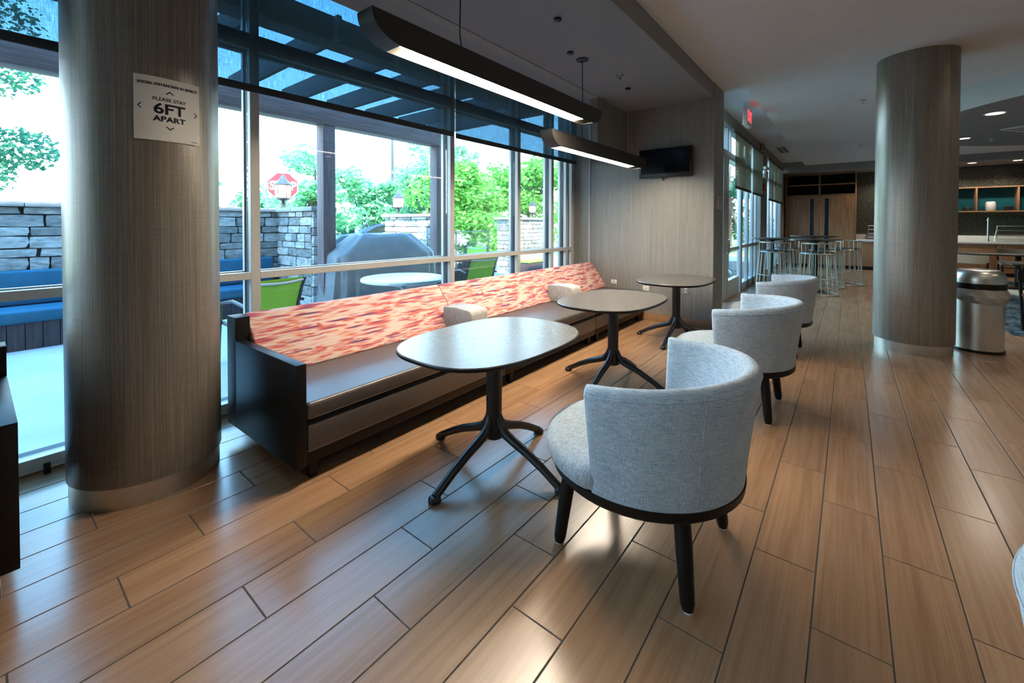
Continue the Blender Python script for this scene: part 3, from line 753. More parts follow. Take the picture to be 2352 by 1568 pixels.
def downlight(label, x, y, z, rad, power=0, spot=150):
    r = root('downlight', label, 'ceiling light', (x, y, z), 0, 'recessed downlights')
    MB().lathe([(rad * .80, -.001), (rad, -.004), (rad * 1.05, 0)], 28).obj('trim_ring', 'white_plastic', r, smooth=True)
    MB().lathe([(.0, -.002), (rad * .82, -.002), (rad * .82, -.001)], 28).obj('lens', 'glow_down', r)
    if power:
        l = bpy.data.lights.new('bulb', 'SPOT'); l.energy = power; l.spot_size = R(spot); l.spot_blend = .6; l.color = (1.0, .88, .73); l.shadow_soft_size = rad
        o = bpy.data.objects.new('bulb', l); COL.objects.link(o); o.parent = r; o.location = (0, 0, -.02)
    return r
downlight('large downlight in the round dropped ceiling beside the back column', 1.60, 9.0, 2.979, .115, 110)
downlight('small downlight peeking out behind the back column', 1.63, 11.25, 2.979, .085, 110)
downlight('downlight in the counter soffit above the white pot', 2.60, 16.9, 3.089, .10, 80)
downlight('downlight in the counter soffit near the picture edge', 3.42, 16.9, 3.089, .10, 80)
downlight('downlight in the counter soffit hidden by the back column', .9, 16.9, 3.089, .10, 80)
for x, y in ((1.9, 3.6), (1.9, 6.2), (1.9, .9), (3.9, 3.6), (3.9, .9), (-.2, -1.6), (1.9, -1.6), (4.2, 6.2), (.2, 10.6), (.2, 13.4)):
    if in_view(x, y, 3.28) is None: downlight('downlight in the main ceiling outside the picture', x, y, 3.279, .09, 26)
def vent(name, label, loc, rz, L_, w, n, mat):
    r = root(name, label, 'air vent', loc, rz, 'ceiling air vents')
    MB().box(-L_, L_, -w, w, -.004, 0).obj('backing', 'black', r)
    for i in range(n + 1):
        y = -w + 2 * w * i / n; MB().box(-L_, L_, y - w * .22, y + w * .22, -.014, -.002).obj('slat', mat, r, bevel=.001)
    for s_ in (-1, 1): MB().box(s_ * L_ - .012, s_ * L_ + .012, -w - .01, w + .01, -.014, 0).obj('frame_end', mat, r)
vent('slot_vent', 'slot air vent in the raised ceiling strip by the hall windows', (-1.42, 13.5, 3.409), R(90), .55, .10, 2, 'paint_light')
vent('slot_vent', 'slot air vent in the round dropped ceiling near the picture edge', (2.45, 10.9, 2.978), R(52), .6, .16, 3, 'alu_blue')
ex = root('exit_sign', 'lit red exit sign hanging at the hall entrance', 'exit sign', (-1.37, 8.12, 3.41))
MB().box(-.035, .035, -.20, .20, -.36, -.06).obj('housing', 'white_plastic', ex, bevel=.004)
MB().lathe([(.05, 0), (.05, -.02), (.015, -.03), (.015, -.065)], 16).obj('ceiling_mount', 'white_plastic', ex, smooth=True)
MB().box(.034, .037, -.19, .19, -.345, -.075).obj('face', 'white_plastic', ex)
v_, f_ = text_mesh('EXIT', .20, .006, 'CENTER', 1.1)
q = MB().add([(.0385, p[0] * .85, p[1] * 1.25 - .21) for p in v_], f_).obj('lettering', 'glow_red', ex)
q['label'] = 'glowing red EXIT letters'
em = root('emergency_light', 'white twin head emergency light on the hall pier', 'emergency light', (XH + .03, 12.55, 2.72))
MB().box(0, .10, -.19, .19, -.14, .05).obj('battery_box', 'white_plastic', em, bevel=.02)
for s_ in (-1, 1): MB().lathe([(.0, -.04), (.05, -.035), (.062, .0), (.05, .04), (.0, .05)], 18, (.07, s_ * .10)).obj('lamp_head', 'white_plastic', em, loc=(0, 0, .11), smooth=True)
fs_ = root('fire_strobe', 'red fire alarm strobe below the emergency light', 'fire alarm', (XH + .02, 12.75, 2.36))
MB().box(0, .05, -.09, .09, -.09, .09).obj('body', 'red_sign', fs_, bevel=.01)
MB().box(.05, .075, -.05, .0, -.03, .03).obj('lens', 'white_plastic', fs_, bevel=.008)
sp = root('surface_speaker', 'small grey box speaker on the hall header', 'speaker', (XH + .07, 12.0, 3.29))
MB().box(-.01, .06, -.06, .06, -.08, .08).obj('case', 'paint_grey', sp, bevel=.008)
MB().box(.06, .064, -.045, .045, -.065, .065).obj('grille', 'black', sp)
# ------------------------------------------------------------------ hall: cabinet and counter
cb = root('tall_cabinet', 'tall oak cabinet with open dark shelves at the end of hall', 'cabinet', (-.78, 17.25, 0))
W_ = .93; HT = 3.08
for x in (-W_, -.0, W_ - .0): MB().box(x - .02, x + .02, 0, .6, 2.36 if x == 0 else 0, HT).obj('side', 'oak', cb, bevel=.002)
for z in (2.36, 2.70, HT - .03): MB().box(-W_ + .02, W_ - .02, .0, .6, z, z + .03).obj('shelf', 'oak', cb, bevel=.002)
MB().box(-W_, W_, .58, .60, 2.36, HT).obj('back_panel', 'cabinet_dark', cb)
MB().box(-W_ + .02, W_ - .02, .12, .60, .1, 2.36).obj('carcass', 'cabinet_dark', cb)
MB().box(-W_ + .02, W_ - .02, .05, .58, 0, .10).obj('toe_kick', 'black', cb)
for s_ in (-1, 1):
    x0_, x1_ = (-W_ + .022, -.003) if s_ < 0 else (.003, W_ - .022)
    gx0, gx1 = (-.25, -.145) if s_ < 0 else (.145, .25)
    d = MB().box(x0_, gx0, -.005, .02, .105, 2.35).box(gx1, x1_, -.005, .02, .105, 2.35).box(gx0, gx1, -.005, .02, 2.255, 2.35).box(gx0, gx1, -.005, .02, .105, .40).obj('door', 'oak', cb)
    MB().box(gx0, gx1, .004, .014, .40, 2.255).obj('glass_strip', 'blue_glass', d)
ct = root('counter', 'oak fronted breakfast counter with white top along the far wall', 'counter', (0, 17.25, 0))
x = .17; i = 0
while x < 5.9:
    MB().box(x + .003, x + .74, 0, .02, .115, .87).obj('front_panel', 'oak', ct, bevel=.002); x += .744
MB().box(.17, 6.6, .02, .64, .10, .87).obj('carcass', 'oak', ct)
MB().box(.17, 6.6, .06, .6, 0, .10).obj('toe_kick', 'black', ct)
MB().box(.17, 6.6, -.02, .645, .88, .945).obj('worktop', 'white', ct, bevel=.004)
MB().box(.17, 6.6, .45, .645, .946, 1.10).obj('upstand', 'white', ct, bevel=.003)
bs = root('backsplash', 'swirl brushed metal tile backsplash above the counter', 'backsplash', (0, 17.88, 0))
tm = MB().box(-.299, .299, -.015, 0, -.299, .299).mesh('tile', bevel=.002, seg=1); tm.materials.append(M['swirl'])
for ix in range(11):
    for iz in range(4):
        o = link('tile', tm, bs, (.46 + .6 * ix, 0, 1.21 + .6 * iz)); o.rotation_euler = (0, (ix * 3 + iz * 7) % 4 * pi / 2, 0)
wsf = root('box_shelf', 'oak box shelf with teal glass back above the counter', 'shelf', (4.4, 17.865, 0))
MB().box(-2.6, 2.2, -.34, 0, 2.44, 2.475).obj('top_board', 'oak', wsf, bevel=.002)
MB().box(-2.6, 2.2, -.34, 0, 1.765, 1.80).obj('bottom_board', 'oak', wsf, bevel=.002)
for x in (-2.585, -1.60, -.82, -.04, .74, 1.5, 2.18): MB().box(x - .018, x + .018, -.335, 0, 1.80, 2.44).obj('divider', 'oak', wsf, bevel=.002)
MB().box(-2.58, 2.18, -.03, -.018, 1.80, 2.44).obj('back_panel', 'teal', wsf)
pt = root('white_pot', 'white rounded pot standing on the oak wall shelf', 'pot', (3.09, 17.66, 1.801))
MB().lathe([(.0, 0), (.08, 0), (.098, .03), (.102, .14), (.098, .22), (.085, .255), (.07, .255), (.07, .20), (0, .2)], 28).obj('body', 'white', pt, smooth=True)
for i_ in range(3):
    rk = root('plate_stack', ['low stack of dark plates on the oak shelf beside the white pot', 'stack of dark plates in the shelf bay near the picture edge', 'stack of dark plates in the shelf bay by the back column'][i_], 'plates', ((3.42, 3.95, 2.62)[i_], 17.66, 1.801))
    for z in range(4): MB().lathe([(.0, 0), (.07, 0), (.10, .022), (.098, .026), (.0, .008)], 20).obj('plate', 'bronze', rk, loc=(.01 * (z % 2), 0, z * .028), smooth=True)
def rack(label, x, y, w, n, h):
    r = root('food_rack', label, 'rack', (x, y, .957), 0, 'chrome racks on the counter')
    for s_ in (0, 1):
        MB().tube([(s_ * w, -.12, 0), (s_ * w - .05 * (1 - 2 * s_) * -1, .14, h)], .010, 6).obj('upright', 'chrome', r)
        MB().tube([(s_ * w, .14, 0), (s_ * w + .05 * (1 - 2 * s_), .14, h)], .008, 6).obj('upright', 'chrome', r)
    for i in range(n):
        z = .06 + (h - .06) * i / (n - 1)
        MB().tube([(.02, -.10 + .2 * i / n, z), (w - .02, -.10 + .2 * i / n, z)], .008, 6).obj('rail', 'chrome', r)
        MB().box(.06, w - .06, -.08 + .2 * i / n, .12, z - .012, z - .004).obj('tray', 'steel', r)
rack('low chrome basket rack on the counter left of the back column', .44, 17.5, .62, 4, .42)
rack('chrome food rack behind the sneeze guard', 3.15, 17.40, 1.5, 4, .42)
gd = root('sneeze_guard', 'clear sneeze guard on a steel post over the counter', 'sneeze guard', (3.0, 17.36, .946))
for x in (0, 1.6): MB().lathe([(.05, 0), (.05, .015), (.026, .02), (.026, .58), (.05, .59), (.05, .61), (.02, .62), (.02, .66), (0, .66)], 16, (x, 0)).obj('post', 'chrome', gd, smooth=True)
MB().box(-.05, 1.9, -.20, .12, .66, .668).obj('top_pane', 'clear', gd)
MB().box(.02, 1.9, -.03, -.022, .22, .64).obj('front_pane', 'clear', gd)
# ------------------------------------------------------------------ bar tables and wire stools
def bar_table(label, x, y, rad):
    r = root('bar_table', label, 'table', (x, y, 0), 0, 'round bar tables by the hall windows')
    MB().lathe([(.0, 1.055), (rad - .12, 1.060), (rad - .01, 1.082), (rad, 1.09), (rad - .004, 1.10), (0, 1.101)], 48).obj('tabletop', 'bronze', r, smooth=True, ang=50)
    MB().lathe([(.10, 1.056), (.10, 1.045), (.045, 1.03), (.045, .03), (.0, .03)], 20).obj('pole', 'dark_metal', r, smooth=True)
    MB().lathe([(.0, .035), (.05, .035), (.28, .012), (.285, 0), (0, 0)], 36).obj('base_plate', 'dark_metal', r, smooth=True)
bar_table('bar table nearest the glass door and hall windows', -1.39, 11.42, .43)
bar_table('bar table in front of the tall oak cabinet, right of the first', -.56, 11.02, .44)
bar_table('bar table farthest back, its top just above the others', -.75, 14.2, .55)
def stool(label, loc, rz):
    r = root('wire_stool', label, 'stool', loc, rz, 'wire basket bar stools')
    MB().lathe([(.0, .755), (.255, .755), (.265, .765), (.255, .785), (.0, .79)], 28).obj('seat', 'bronze', r, smooth=True)
    for nm, rr, z, tr in (('bottom_ring', .335, .011, .011), ('seat_ring', .272, .752, .011), ('foot_ring', .305, .30, .007)):
        MB().tube([(rr * math.cos(2 * pi * k / 30), rr * math.sin(2 * pi * k / 30), z) for k in range(30)], tr, 6, True).obj(nm, 'stool_wire', r, smooth=True)
    mesh = MB().tube([(.335, 0, .01), (.272, 0, .752)], .0065, 6).mesh('wire', smooth=True); mesh.materials.append(M['stool_wire'])
    for k in range(20): link('wire', mesh, r, None, (0, 0, 2 * pi * k / 20))
    bk = [( .272 * math.cos(a), .272 * math.sin(a)) for a in arc(R(-75), R(75), 15)]
    MB().tube([(bk[0][0], bk[0][1], .76)] + [(x * 1.03, y * 1.03, .94) for x, y in bk] + [(bk[-1][0], bk[-1][1], .76)], .011, 7).obj('back_hoop', 'stool_wire', r, smooth=True)
    for i in range(2, 14, 2): MB().tube([(bk[i][0], bk[i][1], .76), (bk[i][0] * 1.03, bk[i][1] * 1.03, .94)], .0055, 5).obj('back_wire', 'stool_wire', r)
    r.scale = (1.06, 1.06, 1.09)
    return r
st = stool('wire basket stool in front of the bar table by the glass door', (-1.26, 10.75, 0), R(-80))
dup(st, (-.50, 10.62, 0), R(-75), 'nearest wire basket stool, in front of the second bar table')
dup(st, (-1.22, 12.18, 0), R(80), 'wire basket stool behind the bar table by the glass door')
dup(st, (-.42, 11.95, 0), R(60), 'wire basket stool behind the second bar table')
dup(st, (-.08, 12.75, 0), R(20), 'wire basket stool nearest the counter, alone at the end')
# ------------------------------------------------------------------ bin, dining set, carpet
bn = root('litter_bin', 'round brushed steel litter bin with clear liner behind the back column', 'bin', (1.145, 7.0, 0))
MB().lathe([(.0, 0), (.214, 0), (.214, .028), (.205, .03), (0, .03)], 48).obj('foot', 'black', bn, smooth=True)
MB().lathe([(.204, .03), (.204, .74), (.19, .74)], 56).obj('body', 'steel', bn, smooth=True)
MB().lathe([(.214, .695), (.216, .70), (.216, .755), (.20, .76)], 48).obj('band', 'black', bn, smooth=True)
MB().lathe([(.212, .758), (.213, .80), (.205, .85), (.185, .885), (.155, .903), (.13, .905), (.115, .895), (.112, .86), (.11, .78)], 56).obj('lid', 'steel', bn, smooth=True)
L = []
for z, ro_, wob in ((.70, .212, .002), (.675, .222, .010), (.645, .235, .018), (.60, .225, .014), (.565, .209, .003)):
    L.append([((ro_ + wob * math.sin(a * 9 + z * 40) + wob * .7 * math.sin(a * 4 + 1)) * math.cos(a), (ro_ + wob * math.sin(a * 9 + z * 40)) * math.sin(a), z + .035 * math.sin(a - .6) * (0 if z > .69 else 1)) for a in [2 * pi * k / 72 for k in range(72)]])
MB().loops(L, True, False, False).obj('liner', 'bag', bn, smooth=True)
cp_ = root('carpet', 'blue patterned carpet under the dining tables', 'carpet', (4.2, 10.8, 0))
MB().box(-2.55, 2.4, -2.6, 5.2, .0, .008).obj('pile', 'carpet', cp_)
def dining_table(label, x, y, a, b, rz):
    r = root('dining_table', label, 'table', (x, y, .008), rz, 'dark dining tables on the carpet')
    MB().box(-a, a, -b, b, .715, .75).obj('tabletop', 'bronze', r, bevel=.006)
    MB().box(-.04, .04, -.04, .04, .03, .715).obj('pole', 'dark_metal', r, bevel=.004)
    MB().box(-.30, .30, -.30, .30, 0, .03).obj('base_plate', 'dark_metal', r, bevel=.004)
dining_table('dark dining table nearest the litter bin', 2.75, 11.2, .62, .40, R(2))
dining_table('dark dining table farther back, in front of the counter', 2.95, 14.4, .95, .40, 0)
def dining_chair(label, loc, rz, mat):
    r = root('dining_chair', label, 'chair', loc, rz, 'dark wooden dining chairs' if mat == 'black_wood' else 'tan upholstered dining chairs')
    MB().box(-.22, .22, -.22, .22, .43, .48).obj('seat', 'tan_seat', r, bevel=.015)
    L = [[(x * .24, -.23 + .05 * (x * x) - .0, z), (x * .24, -.205 + .05 * x * x, z)] for x in arc(-1, 1, 9) for z in (0,)]
    ring = []
    for x in arc(-1, 1, 9): 
        y = -.27 + .07 * x * x; ring.append([(x * .245, y, .63), (x * .245, y + .022, .63), (x * .245, y + .012, .80), (x * .245, y - .012, .80)])
    MB().loops(ring).obj('backrest', mat, r, smooth=True)
    for sx_ in (-1, 1):
        MB().tube([(sx_ * .20, .20, 0), (sx_ * .20, .20, .44)], .018, 8).obj('leg', 'black_wood', r)
        MB().tube([(sx_ * .21, -.26, 0), (sx_ * .21, -.20, .45), (sx_ * .225, -.205, .66)], .018, 8).obj('leg', 'black_wood', r, smooth=True)
    for z in (.18, .34): MB().tube([(-.2, -.23, z), (.2, -.23, z)], .012, 6).obj('stretcher', 'black_wood', r)
    return r
d_ = dining_chair('dark wooden dining chair in front of the dining table near the bin', (1.98, 8.95, .009), R(12), 'black_wood')
dup(d_, (3.1, 12.4, .009), R(-170), 'dark wooden dining chair behind the dining table near the bin')
d2_ = dining_chair('tan backed dining chair behind the steel bin', (2.0, 12.5, .009), R(-25), 'tan_seat')
dup(d2_, (3.1, 15.5, .009), R(178), 'tan backed dining chair on the counter side of the far table')
# ================================================================== OUTSIDE
struct(MB().box(-11.5, -3.62, -14, 22, -.10, -.02).box(-3.62, -1.92, 6.66, 22, -.10, -.02).obj('patio', 'concrete'), 'pale concrete patio outside the windows', 'patio')
struct(MB().box(-60, -11.5, -40, 80, -.14, -.04).box(-11.5, 0, 22, 80, -.14, -.04).obj('lawn', 'grass'), 'lawn beyond the patio', 'lawn')
struct(MB().box(-34, -17, -20, 60, -.04, -.03).obj('parking_lot', 'asphalt'), 'parking lot beyond the patio fence', 'pavement')
# stone variants
stone_me = []
for i in range(7):
    bm = bmesh.new(); bmesh.ops.create_cube(bm, size=1.0)
    bmesh.ops.subdivide_edges(bm, edges=bm.edges[:], cuts=1)
    rr_ = random.Random(i)
    for v in bm.verts:
        c = sum(1 for q in v.co if abs(abs(q) - .5) < 1e-4)
        k = {3: .90, 2: .975, 1: 1.0}.get(c, 1)
        v.co = Vector((v.co.x * k, v.co.y * k, v.co.z * k)) + Vector((rr_.uniform(-.035, .035), rr_.uniform(-.05, .05), rr_.uniform(-.04, .04)))
    me = bpy.data.meshes.new('stone'); bm.to_mesh(me); bm.free(); me.materials.append(M['stone']); stone_me.append(me)
def stone_face(parent, p0, p1, z0, z1, depth, rnd, hmin=.07, hmax=.15, lmin=.16, lmax=.50):
    """lay stones over the vertical face from p0 to p1 (plan points); returns count"""
    d = Vector((p1[0] - p0[0], p1[1] - p0[1], 0)); Lg = d.length; d.normalize(); ang = math.atan2(d.y, d.x); n = 0
    z = z0
    while z < z1 - .02:
        h = min(rnd.uniform(hmin, hmax), z1 - z)
        if z1 - (z + h) < hmin * .6: h = z1 - z
        u = 0.0
        while u < Lg - .02:
            l_ = min(rnd.uniform(lmin, lmax) * (1.25 if h < .1 else 1), Lg - u)
            if Lg - (u + l_) < lmin * .5: l_ = Lg - u
            c = Vector((p0[0], p0[1], 0)) + d * (u + l_ / 2)
            o = link('stone', rnd.choice(stone_me), parent, (c.x, c.y, z + h / 2), (0, 0, ang + (pi if rnd.random() < .5 else 0)))
            o.scale = (l_ - .010, depth * rnd.uniform(.85, 1.15), h - .008)
            u += l_; n += 1
        z += h
    return n
rs = random.Random(5)
sw = root('stone_wall', 'stacked stone patio wall behind the blue cushioned bench', 'wall', (0, 0, -.02))
MB().box(-8.10, -7.86, -2.2, 3.5, 0, 1.62).box(-7.9, -6.62, 3.36, 3.58, 0, 1.62).obj('core', 'mortar', sw)
ns = stone_face(sw, (-7.84, -.75), (-7.84, 3.34), .62, 1.62, .09, rs, .085, .16)
ns += stone_face(sw, (-7.80, 3.34), (-6.60, 3.34), .0, 1.62, .09, rs, .10, .19)
ns += stone_face(sw, (-6.60, 3.30), (-6.60, 3.60), .0, 1.62, .09, rs, .11, .19, .15, .3)
for a, b in ((-2.2, -.9), (-.9, .4), (.4, 1.7), (1.7, 3.28)): MB().box(-8.16, -7.76, a + .003, b - .003, 1.62, 1.685).obj('capstone', 'capstone', sw, bevel=.006)
for a, b in ((-8.16, -7.2), (-7.2, -6.50)): MB().box(a + .003, b - .003, 3.25, 3.66, 1.62, 1.69).obj('capstone', 'capstone', sw, bevel=.006)
def pier(label, x0, x1, y0, y1, z1, seed):
    r = root('stone_pier', label, 'wall', (0, 0, -.02)); rn = random.Random(seed)
    MB().box(x0 + .03, x1 - .03, y0 + .03, y1 - .03, 0, z1).obj('core', 'mortar', r)
    stone_face(r, (x0, y0 + .02), (x1, y0 + .02), .0, z1, .09, rn, .10, .2); stone_face(r, (x1 - .02, y0), (x1 - .02, y1), .0, z1, .09, rn, .10, .2, .16, .4)
    MB().box(x0 - .08, x1 + .08, y0 - .08, y1 + .08, z1, z1 + .07).obj('capstone', 'capstone', r, bevel=.006)
pier('sunlit stone pier with a lantern behind the covered grill', -9.7, -8.0, 6.84, 7.2, 1.60, 3)
pier('farthest stone pier behind the lime cushioned bench', -8.55, -8.0, 10.1, 11.8, 1.56, 4)
def lantern(label, x, y, z, s=1.0, globe=False):
    r = root('pier_lantern', label, 'lantern', (x, y, z), 0, 'lanterns on the stone piers')
    MB().lathe([(.0, 0), (.07 * s, 0), (.06 * s, .02 * s), (.035 * s, .04 * s), (.03 * s, .13 * s), (.09 * s, .15 * s), (.12 * s, .17 * s), (.12 * s, .185 * s), (0, .185 * s)], 18).obj('base', 'patio_metal', r, smooth=True)
    if globe: MB().lathe([(.0, .185 * s), (.06 * s, .19 * s), (.115 * s, .25 * s), (.125 * s, .31 * s), (.10 * s, .39 * s), (.05 * s, .42 * s), (0, .42 * s)], 20).obj('glass', 'glow_lantern', r, smooth=True)
    else: MB().lathe([(.0, .186 * s), (.115 * s, .186 * s), (.135 * s, .40 * s), (.0, .40 * s)], 20).obj('glass', 'glow_lantern', r, smooth=True)
    z_ = .40 if not globe else .41
    MB().lathe([(.0, z_ * s), (.15 * s, z_ * s), (.15 * s, (z_ + .02) * s), (.10 * s, (z_ + .07) * s), (.05 * s, (z_ + .12) * s), (.03 * s, (z_ + .17) * s), (.0, (z_ + .20) * s)], 18).obj('cap', 'patio_metal', r, smooth=True)
    for k in range(6):
        a = k * pi / 3; MB().tube([(.122 * s * math.cos(a), .122 * s * math.sin(a), .18 * s), (.140 * s * math.cos(a), .140 * s * math.sin(a), z_ * s)], .006 * s, 5).obj('rib', 'patio_metal', r)
lantern('lit lantern on the stone wall corner in front of the stop sign', -7.85, 3.42, 1.67, 1.0)
lantern('lit lantern on the sunlit stone pier behind the grill', -9.35, 7.0, 1.65, 1.05)
lantern('round globe lantern on the farthest stone pier', -8.25, 11.55, 1.61, .95, True)
ss = root('stop_sign', 'red octagonal stop sign behind the wall lantern', 'road sign', (-14.0, 6.10, -.04), R(-24))
oc = [(.46 * math.cos(pi / 8 + k * pi / 4), .46 * math.sin(pi / 8 + k * pi / 4) + 2.62) for k in range(8)]
MB().prism(oc, 0, .012, 'x').obj('border', 'white', ss)
MB().prism([(x * .94, (z - 2.62) * .94 + 2.62) for x, z in oc], .010, .016, 'x').obj('plate', 'red_sign', ss)
v_, f_ = text_mesh('STOP', .36, .012, 'CENTER', 1.0)
MB().add([(.018, p[0] * .86, p[1] * 1.05 + 2.62) for p in v_], f_).obj('lettering', 'white', ss)
MB().tube([(-.03, 0, 0), (-.03, 0, 3.0)], .03, 8).obj('post', 'patio_metal', ss)
# blue bench along the stone wall
bb_ = root('patio_bench', 'long dark built-in bench with blue cushions along the stone wall', 'bench', (-7.22, .4, -.02))
y = -2.6
while y < 2.78:
    MB().box(-.03, 0, y, y + .128, .0, .30).obj('slat', 'bench_wood', bb_); y += .135
MB().box(-.55, -.03, -2.6, 2.78, 0, .30).obj('carcass', 'bench_wood', bb_)
for a, b in ((-2.6, -1.0), (-1.0, .75), (.75, 2.78)):
    MB().box(-.56, .03, a + .004, b - .004, .302, .445).obj('seat_cushion', 'blue_cushion', bb_, bevel=.03, seg=3)
    MB().box(-.565, -.44, a + .004, b - .004, .45, .86).obj('back_cushion', 'blue_cushion', bb_, bevel=.03, seg=3)
# pergola
pg = root('pergola', 'stained timber pergola over the patio outside the windows', 'pergola', (0, 0, -.02))
for py in (-1.15, 3.19, 5.31): MB().box(-6.035, -5.85, py - .093, py + .093, 0, 2.83).obj('post', 'cedar', pg, bevel=.006)
MB().box(-6.05, -5.84, -4.0, 5.48, 2.83, 3.12).obj('header_beam', 'cedar_y', pg, bevel=.006)
MB().box(-4.02, -3.80, -4.0, 5.5, 3.12, 3.36).obj('ledger_beam', 'cedar_y', pg, bevel=.004)
rme = MB().box(-6.45, -3.73, -.045, 0, 3.12, 3.355).mesh('rafter', bevel=.003); rme.materials.append(M['rafter'])
for k in range(-9, 6):
    y = 2.165 + .677 * k
    if y < 5.6: link('rafter', rme, pg, (0, y, 0))
# sling chairs, round table, grill
def sling(label, loc, rz):
    r = root('sling_chair', label, 'chair', loc, rz, 'lime sling patio chairs')
    bk = [(-.16, .42), (-.22, .60), (-.29, .78), (-.34, .87)]
    st_ = [(.30, .43), (.10, .405), (-.08, .40), (-.16, .42)]
    L = [[(-x_ * 1.0, s_ * .25, z_) for s_ in (-1, 1)] for x_, z_ in st_ + bk[1:]]
    prof = [(-x_, z_) for x_, z_ in st_ + bk[1:]]
    LL = [[(x_, -.25, z_), (x_, .25, z_), (x_, .25, z_ - .006), (x_, -.25, z_ - .006)] for x_, z_ in prof]
    MB().loops(LL).obj('sling', 'green_sling', r, smooth=True, ang=70)
    for s_ in (-1, 1):
        MB().tube([(x_, s_ * .262, z_) for x_, z_ in prof] , .019, 8).obj('side_rail', 'patio_metal', r, smooth=True)
        MB().tube([(-.26, s_ * .29, .0), (-.24, s_ * .29, .30), (-.20, s_ * .29, .62), (.02, s_ * .29, .66), (.26, s_ * .29, .62)], .018, 8).obj('arm_rail', 'patio_metal', r, smooth=True)
        MB().tube([(.36, s_ * .28, .0), (.20, s_ * .28, .40)], .018, 8).obj('rear_leg', 'patio_metal', r, smooth=True)
    MB().tube([(.325, y_, .845 - .02 * (1 - (y_ / .26) ** 2)) for y_ in arc(-.262, .262, 9)], .016, 8).obj('top_rail', 'patio_silver', r, smooth=True)
    return r
g1 = sling('lime sling patio chair right outside, behind the first banquette unit', (-4.78, 1.86, -.02), R(8))
dup(g1, (-5.0, 5.28, -.02), R(-15), 'washed out lime sling chair outside, beyond the round white table')
dup(g1, (-6.9, 7.3, -.02), R(120), 'farther lime sling chair behind the brown wicker armchair')
def patio_table(label, loc, rad, mat):
    r = root('patio_table', label, 'table', loc, 0, 'round patio tables')
    MB().lathe([(.0, .705), (rad - .03, .70), (rad, .712), (rad, .735), (rad - .012, .745), (0, .745)], 48).obj('tabletop', mat, r, smooth=True)
    MB().lathe([(.05, .70), (.035, .6), (.03, .3), (.04, .05), (0, .05)], 16).obj('pole', 'patio_silver', r, smooth=True)
    for k in range(4):
        a = k * pi / 2 + .5; c, s_ = math.cos(a), math.sin(a)
        MB().tube([(c * .03, s_ * .03, .62), (c * .2, s_ * .2, .66), (c * (rad - .12), s_ * (rad - .12), .70)], .014, 6).obj('bracket', 'patio_silver', r, smooth=True)
        MB().tube([(c * .03, s_ * .03, .12), (c * .2, s_ * .2, .08), (c * .36, s_ * .36, 0)], .016, 6).obj('foot', 'patio_silver', r, smooth=True)
patio_table('round white patio table outside behind the striped banquette', (-4.44, 3.40, -.02), .52, 'white')
patio_table('small patio table outside the glass hall door', (-2.75, 13.6, -.02), .42, 'patio_silver')
dup(g1, (-2.9, 12.6, -.02), R(100), 'lime sling chair outside the glass hall door')
gr = root('covered_grill', 'barbecue grill under a grey fitted cover outside', 'grill', (-5.75, 3.98, -.02), R(-6))
rg_ = random.Random(3); L = []
for z, a, b, wv in ((0.02, .40, .93, .05), (.22, .385, .90, .042), (.50, .37, .87, .03), (.80, .36, .855, .016), (.955, .35, .84, .006), (.99, .335, .81, .0), (1.08, .31, .68, .0), (1.22, .25, .50, .0), (1.265, .20, .45, .0)):
    L.append([])
    for k in range(96):
        t = 2 * pi * k / 96; c, s_ = math.cos(t), math.sin(t); n_ = 5.0
        x = a * math.copysign(abs(c) ** (2 / n_), c); y = b * math.copysign(abs(s_) ** (2 / n_), s_)
        f = 1 + wv * (math.sin(t * 15 + 1.3 * math.sin(t * 3)) + .6 * math.sin(t * 23 + 2)) / 1.0
        L[-1].append((x * f, y * f, z + (.012 * math.sin(t * 7) if z > .9 else 0)))
MB().loops(L).obj('cover', 'tarp', gr, smooth=True, ang=50)
ws = root('wicker_armchair', 'brown wicker patio armchair with rust cushion beyond the round table', 'armchair', (-5.98, 5.96, -.02), R(0))
MB().box(-.40, .42, -.40, .40, .05, .34).obj('base', 'wicker', ws, bevel=.02)
for s_ in (-1, 1): MB().box(-.40, .42, s_ * .40 - .07, s_ * .40 + .07, .05, .60).obj('arm', 'wicker', ws, bevel=.03)
MB().box(.28, .44, -.40, .40, .05, .70).obj('back', 'wicker', ws, bevel=.03)
MB().box(-.38, .26, -.32, .32, .345, .46).obj('seat_cushion', 'red_cushion', ws, bevel=.03, seg=3)
MB().box(.12, .40, -.34, .34, .705, .82).obj('back_cushion', 'red_cushion', ws, bevel=.04, seg=3)
ot = root('lime_bench', 'brown wicker bench with lime cushion before the farthest stone pier', 'bench', (-7.45, 10.45, -.02))
MB().box(-.35, .30, -.62, .62, .03, .30).obj('base', 'wicker', ot, bevel=.015)
MB().box(-.36, .32, -.64, .64, .302, .42).obj('cushion', 'green_cushion', ot, bevel=.03, seg=3)
